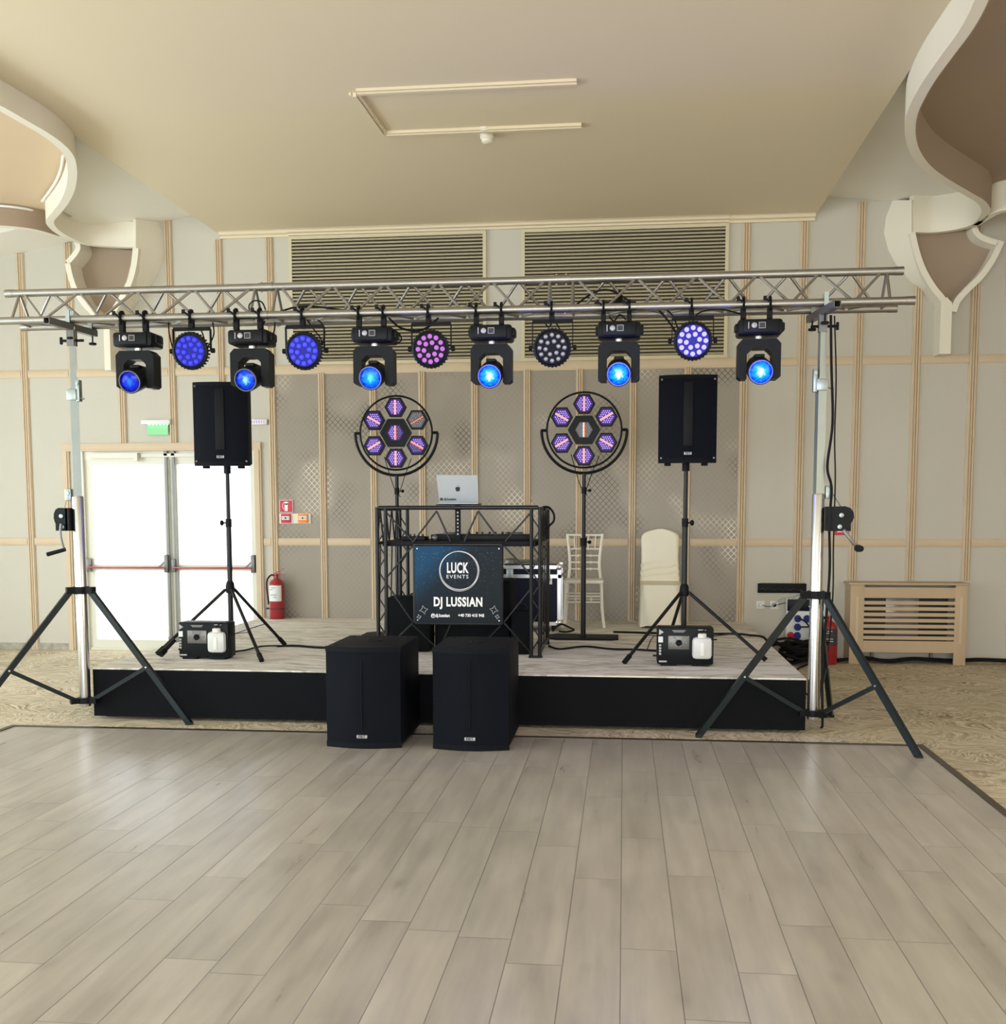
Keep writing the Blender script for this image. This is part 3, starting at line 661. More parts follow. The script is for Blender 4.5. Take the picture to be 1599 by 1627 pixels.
# power distributor and red tags on the truss
p = at(978, 476, TY1-.06)
t = thing('power_splitter', 'black cable splitter box lying on the truss above the fifth moving head', 'splitter', (p.x, TYM+.05, ZL0+.02))
MB().box((0, 0, .03), (.30, .07, .035), None, .008).build('body', m_black, t)
MB().lathe([(.035, .045), (.03, .06), (.02, .085), (.008, .11), (.008, .13), (0, .13)], (.03, 0, 0)).build('hook', m_black, t)
for x_, lab in ((476, 'red fabric tag on the truss, the one nearer the joint'), (507, 'red fabric tag on the truss, the one farther right from the joint')):
    p = at(x_, 487, TY1)
    tag(MB().box((p.x, TY1-.01, ZL0+.045), (.036, .05, .05), Matrix.Rotation(R(18), 4, 'Y'), .008).box((p.x+.02, TY1-.01, ZL0+.052), (.03, .03, .03), Matrix.Rotation(R(40), 4, 'Y')).build('red_tag', m_redsign), lab, 'tag', 'red tags on the truss')

# ================================================================= WIND-UP STANDS
def wind_stand(cx, cy, feet, label, side):
    t = thing('wind_up_stand', label, 'lighting stand', (cx, cy, 0), 0, 'wind-up stands carrying the truss'); og = t.location
    c = Vector((cx, cy, 0)); zt = 1.0
    for (fx, fy) in feet:
        d_ = (Vector((fx, fy, 0))-c).normalized(); top = c+d_*.075+Vector((0, 0, zt)); foot = Vector((fx, fy, .012))
        L = MB().bar(top, foot, .034, .042).box(foot+Vector((0, 0, .0)), (.045, .045, .022))
        leg = L.build('leg', m_leg, t, og)
        mid = top.lerp(foot, .58)
        br = MB().bar(mid, c+d_*.06+Vector((0, 0, .155)), .022, .030).build('brace', m_leg, leg, og)
        MB().tube(mid-d_.cross(Vector((0, 0, 1)))*.025, mid+d_.cross(Vector((0, 0, 1)))*.025, .007, seg=8).build('bolt', m_chrome, leg, og)
    for z, r_, h in ((zt, .06, .055), (.155, .055, .045)):
        cl = MB().lathe([(r_, -h/2), (r_, h/2)], c+Vector((0, 0, z)), (0, 0, 1), 20)
        for (fx, fy) in feet:
            d_ = (Vector((fx, fy, 0))-c).normalized(); cl.box(c+d_*.08+Vector((0, 0, z)), (.055, .055, h*.9), Matrix.Rotation(math.atan2(d_.y, d_.x), 4, 'Z'))
        cl.build('collar', m_black, t, og)
    MB().lathe([(.041, .11), (.043, .12), (.043, 1.70), (.038, 1.71)], c, (0, 0, 1), 20).build('lower_tube', m_tube, t, og)
    MB().box(c+Vector((0, 0, 2.06)), (.058, .058, .90), Matrix.Rotation(R(32 if side < 0 else 12), 4, 'Z')).build('middle_mast', m_steel, t, og)
    MB().box(c+Vector((0, 0, 2.71)), (.042, .042, .50), Matrix.Rotation(R(32 if side < 0 else 12), 4, 'Z')).build('upper_mast', m_steel, t, og)
    MB().box(c+Vector((0, 0, 2.88)), (.056, .056, .12)).build('mast_socket', m_grey, t, og)
    rz = R(-10) if side < 0 else R(8)
    d_ = Vector((math.sin(-rz), math.cos(rz), 0)) if side > 0 else Vector((.10, .99, 0)).normalized()
    a = c+Vector((0, 0, 2.958))-d_*.30; b = c+Vector((0, 0, 2.958))+d_*.30
    # hollow square support bar
    q = MB(); s_ = d_.cross(Vector((0, 0, 1)))
    for off, w_, h_ in ((s_*.022, .005, .045), (-s_*.022, .005, .045), (Vector((0, 0, .022)), .048, .005), (Vector((0, 0, -.022)), .048, .005)): 
        Lq = (b-a).length; q.box((a+b)/2+off, (w_, Lq, h_), Matrix.Rotation(math.atan2(-d_.x, d_.y), 4, 'Z'))
    q.build('support_bar', m_grey, t, og)
    for y in (TY0, TY1):
        k = (y-cy)/d_.y; pt = c+d_*k+Vector((0, 0, 2.958))
        b_ = MB()
        b_.bar(pt+Vector((-.0, -.034, .02)), pt+Vector((0, -.034, .12)), .03, .008); b_.bar(pt+Vector((0, .034, .02)), pt+Vector((0, .034, .12)), .03, .008)
        b_.build('tube_clamp', m_steel, t, og)
        MB().tube(pt, pt+Vector((0, 0, -.085)), .006, seg=8).lathe([(.0, -.07), (.028, -.075), (.028, -.09), (0, -.095)], pt+Vector((0, 0, -.0)), (0, 0, 1), 10).build('wing_screw', m_black, t, og)
    # side bolt knob
    MB().tube(c+Vector((-.08, 0, 2.86)), c+Vector((.09, 0, 2.86)), .010, seg=8).box(c+Vector((-.085 if side < 0 else .1, 0, 2.86)), (.02, .02, .055), None, .006).build('side_screw', m_black, t, og)
    # mid bracket
    s = side
    MB().box(c+Vector((-.045*s, -.01, 2.49)), (.028, .05, .16), None, .004).box(c+Vector((0, -.035, 2.46)), (.075, .02, .08), None, .004).tube(c+Vector((-.045*s, -.045, 2.54)), c+Vector((-.045*s, -.03, 2.54)), .012, seg=10).tube(c+Vector((.0, -.01, 2.45)), c+Vector((.085*(1), -.01, 2.43)), .006, seg=8).build('mid_bracket', m_steel, t, og)
    MB().box(c+Vector((.05*s+.02*s, 0, 1.72)), (.05, .04, .09), None, .006).tube(c+Vector((.07*s, -.03, 1.73)), c+Vector((.07*s, .03, 1.73)), .018, seg=12).build('pulley', m_steel, t, og)
    # winch
    x0 = cx+s*(.055 if s > 0 else .035)
    pr = [(a_*(1 if s > 0 else .66), b_) for a_, b_ in [(0, -.085), (0, .085), (.10, .087), (.135, .075), (.158, .045), (.162, .01), (.15, -.02), (.142, -.03), (.142, -.085)]]
    wn = MB().prism([(x0+s*(.015+a), cy-.075, 1.535+b_) for a, b_ in pr], (0, .012, 0)); wn.prism([(x0+s*(.015+a), cy+.05, 1.535+b_) for a, b_ in pr], (0, .012, 0)); wn.b2(x0, x0+s*.03, cy-.075, cy+.06, 1.45, 1.62)
    wi = wn.build('winch', m_powder, t, og)
    MB().tube((x0+s*(.09 if s > 0 else .06), cy-.065, 1.545), (x0+s*(.09 if s > 0 else .06), cy+.055, 1.545), .05 if s > 0 else .03, seg=18).build('cable_drum', m_grey, wi, og)
    MB().lathe([(.016, 0), (.016, .008), (0, .012)], (x0+s*(.09 if s > 0 else .06), cy-.075, 1.56), (0, -1, 0), 12).lathe([(.016, 0), (.016, .008), (0, .012)], (x0+s*(.08 if s > 0 else .055), cy-.075, 1.48), (0, -1, 0), 12).build('bolt', m_steel, wi, og)
    if s > 0:
        p0 = Vector((x0+s*.10, cy-.10, 1.46)); p1 = at(1363, 871, cy-.10)
        MB().bar(p0, p1, .024, .024, .004).build('crank', m_grey, wi, og)
        MB().lathe([(.0, -.02), (.02, -.02), (.026, .02), (.022, .10), (0, .105)], p1, (0, -1, 0), 14).build('crank_grip', m_black, wi, og)
    else:
        p0 = at(97, 832, cy-.10); p1 = at(96, 846, cy-.10); p2 = at(102, 873, cy-.1)
        MB().poly(smoothline([p0, p1, at(98, 860, cy-.1), p2]), .009, 8).build('crank', m_grey, wi, og)
        MB().tube(p2+Vector((.01, 0, 0)), at(75, 881, cy-.12), .014, .016, seg=12).build('crank_grip', m_black, wi, og)
    MB().poly([(cx+s*.075, cy-.01, 1.74), (x0+s*(.11 if s > 0 else .07), cy-.01, 1.60)], .003).build('winch_cable', m_grey, t, og)
    return t
wind_stand(1.352, 7.79, [(1.90, 7.09), (.535, 7.60), (1.60, 8.45)], 'tall wind-up tripod stand at the right end of the truss, crank hanging down right', 1)
wind_stand(-4.095, 7.755, [(-4.75, 7.20), (-3.23, 7.66), (-4.42, 8.35)], 'tall wind-up tripod stand at the left end of the truss, black crank grip', -1)

# ================================================================= LOUDSPEAKERS ON STANDS
def speaker_stand(cx, cy, feet, top, label):
    t = thing('speaker_stand', label, 'speaker stand', (cx, cy, .4), 0, 'tripod stands under the loudspeakers'); og = t.location
    c = Vector((cx, cy, 0))
    for fx, fy in feet:
        d_ = (Vector((fx, fy, 0))-c).normalized(); a = c+d_*.04+Vector((0, 0, .93)); b = Vector((fx, fy, .418))
        leg = MB().tube(a, b, .014, seg=10).build('leg', m_gloss, t, og)
        MB().tube(b+(a-b).normalized()*-.012, b+(a-b).normalized()*.07, .02, seg=10).build('rubber_foot', m_rubber, leg, og)
        MB().bar(a.lerp(b, .62), c+d_*.03+Vector((0, 0, .55)), .022, .006).build('brace', m_gloss, leg, og)
    MB().lathe([(.034, .90), (.04, .93), (.034, .98), (.025, 1.0)], c, (0, 0, 1), 16).build('collar', m_black, t, og)
    MB().lathe([(.03, .52), (.03, .57)], c, (0, 0, 1), 16).build('collar', m_black, t, og)
    MB().lathe([(.022, .45), (.022, 1.50)], c, (0, 0, 1), 16).build('lower_pole', m_gloss, t, og)
    MB().lathe([(.017, 1.48), (.017, top)], c, (0, 0, 1), 16).build('upper_pole', m_gloss, t, og)
    s = 1 if cx > -1 else -1
    MB().lathe([(.026, 1.46), (.026, 1.53)], c, (0, 0, 1), 14).tube(c+Vector((0, 0, 1.495)), c+Vector((s*.05, -.01, 1.495)), .006, seg=8).ball(c+Vector((s*.055, -.01, 1.495)), .024, (.7, 1, 1)).build('height_knob', m_black, t, og)
    return t
def loudspeaker(cx, cy, z0, rz, label):
    t = thing('loudspeaker', label, 'loudspeaker', (cx, cy, z0), rz, 'loudspeakers raised on tripods')
    W2, Hh, D = .225, .70, .38
    # cabinet plan: trapezoid, wide at the front
    pl = [(-W2, -D/2), (-W2, -D/2+.12), (-.15, D/2), (.15, D/2), (W2, -D/2+.12), (W2, -D/2)]
    MB().prism([(a, b, .03) for a, b in pl], (0, 0, Hh-.04)).build('cabinet', m_cab, t)
    # front frame corners
    n = 10; arc = [(-W2+2*W2*k/n, -D/2-.045*math.sin(math.pi*k/n)**.7) for k in range(n+1)]
    cap = MB(); plc = [(a, b, 0) for a, b in arc]+[(W2, -D/2+.05, 0), (-W2, -D/2+.05, 0)]
    cap.prism([(a, b, .0+.012) for a, b, _ in plc], (0, 0, .035)); cap.build('end_cap', m_cab, t); cap = MB(); cap.prism([(a, b, Hh-.035) for a, b, _ in plc], (0, 0, .028))
    cap.build('end_cap', m_cab, t)
    fr = MB(); N_ = 10
    arc2 = [(-(W2-.004)+2*(W2-.004)*k/n, -D/2-.042*math.sin(math.pi*k/n)**.7) for k in range(n+1)]
    fr.prism([(a, b, .046) for a, b in arc2]+[(W2-.004, -D/2+.03, .046), (-W2+.004, -D/2+.03, .046)], (0, 0, Hh-.08))
    g = fr.build('front_grille', m_grille, t)
    MB().box((0, -D/2-.043, Hh/2+.04), (.075, .012, Hh-.2), None, .005).build('recess_strip', m_black, t)  # dark strip stands in for the darker recess in the front
    MB().box((.0, -D/2-.05, .085), (.06, .004, .022), None, .001).build('badge', m_badge, t)
    text_mesh('FBT', 'badge_text', m_textk, t.children[-1], (0, -D/2-.0525, .085), .024, offset=.0006, sx=1.2)
    for a in (-1, 1):
        for zz in (.09, Hh-.04): MB().lathe([(.008, 0), (.008, .004), (0, .006)], (a*(W2-.02), -D/2-.012, zz-.04 if zz < .2 else zz), (0, -1, 0), 8).build('screw', m_grey, t)
    for a in (-.15, .14): MB().box((a, -.1, .004), (.05, .06, .022), None, .004).build('foot', m_rubber, t)
    MB().lathe([(.03, -.045), (.03, .03)], (0, 0, 0), (0, 0, 1), 14).build('pole_socket', m_black, t)
    return t
SLX, SLY, SRX, SRY = -3.335, 8.85, .49, 8.85
speaker_stand(SRX, SRY, [(.014, 8.40), (1.12, 8.66), (.38, 9.5)], 1.97, 'black tripod speaker stand on the right half of the stage')
speaker_stand(SLX, SLY, [(-2.855, 8.22), (-3.00, 9.25), (-3.85, 8.52)], 1.97, 'black tripod speaker stand on the left half of the stage, before the glass door')
loudspeaker(SRX, SRY, 1.955, R(0), 'black loudspeaker on a tripod, high at the right of the booth')
loudspeaker(SLX, SLY, 1.955, R(8), 'black loudspeaker on a tripod, high in front of the glass door')

# ================================================================= SUBWOOFERS
def sub(x0, label):
    t = thing('subwoofer', label, 'subwoofer', (x0, 7.0, .006), R(0), 'subwoofers on the floor before the stage')
    W2, Hh, D = .258, .685, .60
    MB().b2(-W2, W2, .02, D+.06, .02, Hh, .012).build('cabinet', m_cab, t)
    n = 12; arc = [(-W2+2*W2*k/n, .02-.055*math.sin(math.pi*k/n)) for k in range(n+1)]
    MB().prism([(a, b, .0) for a, b in arc]+[(W2, .03, 0), (-W2, .03, 0)], (0, 0, .04)).build('front_lip', m_cab, t)
    MB().prism([(a, b, Hh-.035) for a, b in arc]+[(W2, .03, Hh-.035), (-W2, .03, Hh-.035)], (0, 0, .035)).build('front_lip', m_cab, t)
    arc2 = [(-(W2-.004)+2*(W2-.004)*k/n, .02-.05*math.sin(math.pi*k/n)) for k in range(n+1)]
    MB().prism([(a, b, .035) for a, b in arc2]+[(W2-.004, .03, .035), (-W2+.004, .03, .035)], (0, 0, Hh-.068)).build('front_grille', m_grille, t)
    MB().tube((0, -.031, .13), (0, -.031, .60), .0045, seg=8).build('centre_groove', m_cab, t)
    bd = MB().box((0, -.034, .082), (.072, .004, .022), None, .001).build('badge', m_badge, t)
    text_mesh('FBT', 'badge_text', m_textk, bd, (0, -.0365, .082), .024, offset=.0006, sx=1.3)
    MB().lathe([(.055, 0), (.055, .004), (.045, .005), (.03, .001), (0, .001)], (0, .35, Hh), (0, 0, 1), 24).bar((-.035, .33, Hh+.006), (.035, .37, Hh+.006), .003).bar((-.035, .37, Hh+.006), (.035, .33, Hh+.006), .003).build('pole_mount', m_black, t)
    for a in (-.2, .2):
        for b in (.09, .58): MB().lathe([(.014, 0), (.014, .003), (.006, .001), (0, .001)], (a, b, Hh), (0, 0, 1), 12).build('foot_cup', m_black, t)
    for a in (-.2, .2):
        for b in (.08, .58): MB().lathe([(.02, 0), (.02, .02)], (a, b, 0), (0, 0, 1), 12).build('foot', m_rubber, t)
sub(-1.735, 'large black subwoofer on the floor, left one of the pair, under the sign')
sub(-1.005, 'large black subwoofer on the floor, right one of the pair')

# ================================================================= DJ BOOTH
BX0, BX1, BY0, BY1 = -2.0, -.69, 8.70, 9.6
t = thing('dj_booth', 'black lattice-frame DJ booth standing in the middle of the stage', 'dj booth', ((BX0+BX1)/2, BY0, .4)); og = t.location
def post(x, y, w_=.07):
    q = MB()
    for a in (-w_/2, w_/2): q.tube((x+a, y, .4), (x+a, y, 1.625), .016, seg=10)
    k = 0; z = .45
    while z < 1.55:
        s = 1 if k % 2 == 0 else -1; q.tube((x-s*w_/2, y, z), (x+s*w_/2, y, z+.11), .006, seg=6); z += .11; k += 1
    q.box((x, y, .407), (w_+.04, .06, .014)); q.build('post', m_gloss, t, og)
for x in (BX0+.02, BX1-.02): post(x, BY0); 
for x in (BX0+.02, BX1-.02): post(x, BY1)
g = MB()
g.tube((BX0, BY0, 1.62), (BX1, BY0, 1.62), .017, seg=10); g.build('top_rail', m_gloss, t, og)
for x in (BX0-.015, BX1+.015):
    q = MB().tube((x, BY0, 1.61), (x, BY1, 1.61), .015, seg=10).tube((x, BY0, 1.33), (x, BY1, 1.33), .015, seg=10).tube((x, BY0, .45), (x, BY1, .45), .015, seg=10)
    for k in range(4):
        y = BY0+k*.225; q.tube((x, y, 1.33), (x, y+.1125, 1.61), .007, seg=6).tube((x, y+.1125, 1.61), (x, y+.225, 1.33), .007, seg=6).tube((x, y, .45), (x, y+.1125, 1.33), .007, seg=6)
    q.build('side_rail', m_gloss, t, og)
MB().b2(BX0+.02, BX1-.02, BY0+.02, BY1-.02, 1.305, 1.345, .004).build('table_top', m_black, t, og)
MB().tube((-1.705, BY0-.01, .68), (-1.705, BY0-.01, 1.32), .014, seg=10).tube((-.985, BY0-.01, .68), (-.985, BY0-.01, 1.32), .014, seg=10).tube((-1.705, BY0-.01, 1.32), (-.985, BY0-.01, 1.32), .014, seg=10).tube((-1.705, BY0-.01, .675), (-.985, BY0-.01, .675), .014, seg=10).build('inner_frame', m_gloss, t, og)
br = MB(); a = at
def bl(*pts):
    q = [at(x, y, BY0) for x, y in pts]
    for u_, v_ in zip(q, q[1:]): br.tube(u_, v_, .0075, seg=6)
bl((612, 812), (656, 860)); bl((656, 862), (694, 812), (716, 860)); bl((738, 860), (760, 812), (788, 850)); bl((803, 860), (846, 812))
bl((655, 868), (611, 922), (656, 988)); bl((656, 990), (630, 1015)); bl((800, 866), (848, 918)); bl((848, 930), (800, 990)); bl((800, 988), (846, 1040)); bl((716, 992), (704, 1020)); bl((795, 995), (770, 1020)); bl((656, 992), (690, 1025))
br.build('lacing', m_gloss, t, og)
# sign board
def signboard():
    mt, nt, b = nodes('sign_night_print'); tc = N(nt, 'ShaderNodeTexCoord'); sp = N(nt, 'ShaderNodeSeparateXYZ'); nt.links.new(tc.outputs['Object'], sp.inputs[0])
    f = M2(nt, 'ADD', M2(nt, 'MULTIPLY', sp.outputs['Z'], 1.3), M2(nt, 'MULTIPLY', sp.outputs['X'], -1.3))
    cr = N(nt, 'ShaderNodeValToRGB'); nt.links.new(f, cr.inputs[0]); e = cr.color_ramp.elements
    e[0].position = .12; e[0].color = (.004, .009, .012, 1); e[1].position = 1.15 if False else 1.0; e[1].color = (.005, .055, .125, 1); q = e.new(.62); q.color = (.004, .012, .022, 1)
    vo = N(nt, 'ShaderNodeTexVoronoi'); vo.inputs['Scale'].default_value = 58; nt.links.new(tc.outputs['Object'], vo.inputs['Vector'])
    wn = N(nt, 'ShaderNodeMapRange'); nt.links.new(vo.outputs['Distance'], wn.inputs[0]); wn.inputs[1].default_value = .10; wn.inputs[2].default_value = .17; wn.inputs[3].default_value = .35; wn.inputs[4].default_value = 0
    zm = N(nt, 'ShaderNodeMapRange'); nt.links.new(sp.outputs['Z'], zm.inputs[0]); zm.inputs[1].default_value = .15; zm.inputs[2].default_value = .55
    k = M2(nt, 'MULTIPLY', wn.outputs[0], zm.outputs[0])
    mx = N(nt, 'ShaderNodeMix', data_type='RGBA'); nt.links.new(k, mx.inputs['Factor']); nt.links.new(cr.outputs[0], mx.inputs['A']); mx.inputs['B'].default_value = (.5, .7, .8, 1)
    nt.links.new(mx.outputs['Result'], b.inputs['Base Color']); b.inputs['Roughness'].default_value = .45; b.inputs['Specular IOR Level'].default_value = .15
    return mt
SY = BY0-.03; p0 = at(660, 989, SY); p1 = at(797, 868, SY); SCX, SCZ = (p0.x+p1.x)/2, (p0.z+p1.z)/2
t = thing('booth_sign', 'square dark blue night-sky sign reading LUCK EVENTS DJ LUSSIAN on the booth front', 'sign', (SCX, SY, p0.z)); og = t.location
bo = MB().b2(p0.x, p1.x, SY, SY+.006, p0.z, p1.z).build('board', signboard(), t, og)
s = MB()
for a, b in ((.02, .02), (-.02, .02), (.02, -.02), (-.02, -.02)):
    s.lathe([(.006, 0), (.005, .004), (0, .005)], ((p0.x if a > 0 else p1.x)+a, SY, (p0.z if b > 0 else p1.z)+b), (0, -1, 0), 8)
s.build('fixing_screws', m_chrome, bo, og)
SF = SY-.0015
def cir(cx_, cz_, r_, rx=1): return [(cx_+r_*math.cos(R(k)), SF, cz_+r_*rx*math.sin(R(k))) for k in range(0, 360, 8)]
cc = at(729, 907, SY)
MB().poly(cir(cc.x, cc.z, .158), .0022, 5, True).poly(cir(cc.x+.008, cc.z+.004, .160, .97), .0018, 5, True).poly(cir(cc.x+.004, cc.z-.003, .162, 1.01), .0013, 5, True).build('ring_logo', m_textw, bo, og)
c_ = at(727, 903, SY); text_mesh('LUCK', 'lettering', m_textw, bo, (c_.x, SF, c_.z), .116, og, .0036, sx=.56, spacing=1.1)
c_ = at(727, 916.5, SY); text_mesh('EVENTS', 'lettering', m_textw, bo, (c_.x, SF, c_.z), .043, og, .0, sx=1.05, spacing=1.25)
c_ = at(728, 957, SY); text_mesh('DJ LUSSIAN', 'lettering', m_textw, bo, (c_.x, SF, c_.z), .102, og, .0038, sx=.72, spacing=1.1)
c_ = at(700, 978, SY); text_mesh('@dj.lussian', 'lettering', m_textw, bo, (c_.x, SF, c_.z), .036, og, .0012, sx=.95)
c_ = at(749, 978, SY); text_mesh('+40 730 415 945', 'lettering', m_textw, bo, (c_.x, SF, c_.z), .034, og, .0012, sx=.92)
st = MB()
for (x_, y_, r_) in ((673.5, 969, .036), (666, 980, .02), (785, 969, .036), (790.5, 980, .02)):
    c_ = at(x_, y_, SY); pts = []
    for k in range(4):
        a0 = R(90*k+12*(1 if x_ < 700 else -1)); a1 = R(90*k+45+12*(1 if x_ < 700 else -1)); pts += [(c_.x+r_*math.cos(a0), SF, c_.z+r_*math.sin(a0)), (c_.x+r_*.45*math.cos(a1), SF, c_.z+r_*.45*math.sin(a1))]
    st.poly(pts, .0016, 4, True)
st.build('star_outline', m_textw, bo, og)
# laptop, stand, mixers
LY = 8.95
t = thing('laptop_stand', 'black perforated laptop stand rising from the booth table', 'laptop stand', (-1.385, LY, 1.345)); og = t.location
q = MB(); q.b2(-1.405, -1.36, LY-.01, LY+.01, 1.345, 1.64); q.build('upright', m_black, t, og)
q = MB()
for k in range(7): q.box((-1.383, LY-.011, 1.40+k*.03), (.012, .003, .014))
q.build('adjustment_slots', m_badge, t, og)
MB().b2(-1.55, -1.2, LY-.10, LY+.10, 1.64, 1.648).b2(-1.46, -1.30, LY-.06, LY+.06, 1.345, 1.353).build('tray', m_black, t, og)
t = thing('laptop', 'open silver laptop seen from behind on the stand above the booth', 'laptop', (-1.375, LY, 1.648)); og = t.location
MB().b2(-1.545, -1.205, LY-.05, LY+.19, 1.649, 1.662, .003).build('keyboard_base', m_laptop, t, og)
lid = MB().prism([(-1.532, LY-.05, 1.662), (-1.203, LY-.05, 1.662), (-1.203+.0, LY-.095, 1.885), (-1.548, LY-.095, 1.89)], (0, .006, 0)).build('lid', m_laptop, t, og)
a_ = MB(); c_ = Vector((-1.372, 0, 1.778)); yy = lambda z: LY-.05-.045*(z-1.662)/.225-.0012
pts = [(0, .010), (.008, .014), (.016, .012), (.020, .004), (.017, -.002), (.019, -.010), (.014, -.020), (.007, -.025), (0, -.022), (-.007, -.025), (-.014, -.019), (-.019, -.008), (-.019, .003), (-.014, .012), (-.007, .014)]
a_.prism([(c_.x+u_, yy(c_.z+v_), c_.z+v_) for u_, v_ in pts], (0, .001, 0)); a_.prism([(c_.x+u_, yy(c_.z+v_), c_.z+v_) for u_, v_ in ((0, .016), (.002, .024), (.009, .029), (.007, .020))], (0, .001, 0))
a_.build('lid_logo', m_textk, lid, og)
text_mesh('dj.lussian', 'lid_lettering', m_textk, lid, (-1.44, yy(1.69)-.0005, 1.69), .030, og, .0006, rot=(R(101), 0, 0))
MB().box((-1.512, yy(1.69)-.001, 1.69), (.024, .001, .022)).build('lid_mark', m_textk, lid, og)
def deck(x0, x1, z0, h, y0, y1, label, knobs, name, cat):
    t = thing(name, label, cat, ((x0+x1)/2, y0, z0)); og = t.location
    MB().b2(x0, x1, y0, y1, z0, z0+h, .006).build('body', m_powder, t, og)
    for (kx, ky, r_, kh) in knobs:
        MB().lathe([(r_, 0), (r_*.9, kh), (0, kh)], (kx, ky, z0+h), (0, 0, 1), 14).build('jog_wheel' if r_ > .03 else 'knob', m_gloss if r_ < .03 else m_grey, t, og)
    return t
deck(-1.62, -.80, 1.345, .05, 8.98, 9.32, 'wide black DJ controller on the booth table behind the sign', [(-1.47, 9.15, .08, .018), (-.93, 9.15, .08, .018)]+[(-1.30+.055*k, 9.04+.06*(k % 2), .011, .022) for k in range(7)], 'dj_controller', 'dj controller')
deck(-1.86, -1.66, 1.345, .035, 8.92, 9.12, 'small black mixer on the booth table, left of the controller', [(-1.83+.035*k, 8.98, .009, .02) for k in range(5)], 'audio_mixer', 'mixer')
t = tag(MB().ball((0, 0, 0), .026).build('grey_ball', m_grey), 'small grey ball on the booth table between mixer and controller', 'ball'); t.location = (-1.565, 8.87, 1.371)
# headphones hanging on the booth's right corner
hp = thing('headphones', 'black headphones hooked over the right top corner of the booth', 'headphones', (-.62, 8.95, 1.5)); og = hp.location
MB().poly(smoothline([at(862, 806, 8.95), at(872, 806, 8.95), at(880, 816, 8.95), at(880, 828, 8.95), at(872, 836, 8.95)]), .009, 8).build('headband', m_black, hp, og)
MB().ball(at(870, 837, 8.95), .022, (1, .7, .7)).build('earcup', m_black, hp, og)
MB().ball(at(863, 809, 8.95), .022, (1, .7, .7)).build('earcup', m_black, hp, og)
# bags and cloth in the booth
p0 = at(611, 1040, 8.95); p1 = at(652, 951, 8.95)
t = thing('soft_case', 'tall black soft case standing in the left side of the booth', 'case', ((p0.x+p1.x)/2, 9.0, .4)); og = t.location
MB().b2(p0.x+.02, -1.62, 8.93, 9.16, .40, .87, .035).build('body', m_bag, t, og)
MB().poly(smoothline([(-1.80, 8.95, .87), (-1.78, 8.95, .895), (-1.70, 8.95, .895), (-1.68, 8.95, .87)]), .007).build('handle', m_black, t, og)
t = thing('soft_case', 'narrow black bag with top handle in the right side of the booth', 'case', (-.84, 8.9, .4)); og = t.location
MB().b2(-.925, -.76, 8.85, 9.1, .40, .77, .03).build('body', m_bag, t, og)
MB().poly(smoothline([(-.87, 8.95, .77), (-.86, 8.95, .81), (-.82, 8.95, .815), (-.80, 8.95, .77)]), .008).build('handle', m_black, t, og)
t = MB().b2(-1.60, -.95, 9.0, 9.55, .4, 1.0, .03).build('equipment_case', m_bag); tag(t, 'black equipment case inside the booth behind the sign', 'case')
# flight case behind the booth
fx0, fx1, fy0, fy1, fz1 = -1.22, -.615, 10.6, 10.95, 1.07
t = thing('flight_case', 'dark blue flight case with aluminium edges behind the booth', 'flight case', ((fx0+fx1)/2, fy0, .4)); og = t.location
MB().b2(fx0+.012, fx1-.012, fy0+.012, fy1-.012, .47, fz1-.012).build('panels', m_case, t, og)
q = MB()
for x in (fx0, fx1-.035):
    for y in (fy0, fy1-.035): q.b2(x, x+.035, y, y+.035, .46, fz1)
for z in (.46, fz1-.05, fz1-.14):
    for y in (fy0, fy1-.03): q.b2(fx0, fx1, y, y+.03, z, z+.035)
    for x in (fx0, fx1-.03): q.b2(x, x+.03, fy0, fy1, z, z+.035)
q.build('edge_profiles', m_chrome, t, og)
for x in (fx0+.02, fx1-.02):
    for z in (.49, fz1-.03): MB().ball((x, fy0, z), .032, (1, .6, 1)).build('corner', m_chrome, t, og)
for x in (fx0+.10, fx1-.14): MB().box((x, fy0-.004, fz1-.11), (.07, .012, .12), None, .006).build('latch', m_steel, t, og)
MB().box((-.73, fy0+.005, .90), (.055, .01, .06)).build('paper_label', m_label, t, og)
for x in (fx0+.08, fx1-.08):
    for y in (fy0+.08, fy1-.08): MB().tube((x-.015, y, .43), (x+.015, y, .43), .03, seg=12).build('wheel', m_rubber, t, og)
p = at(808, 893, 10.75)
t = tag(MB().lathe([(.075, 0), (.07, .03), (.04, .045), (0, .05)], (0, 0, 0)).box((.15, 0, .018), (.2, .14, .03), None, .012).build('dark_cap', m_grey), 'grey flat items lying on top of the flight case', 'cap'); t.location = (-1.13, 10.78, fz1)

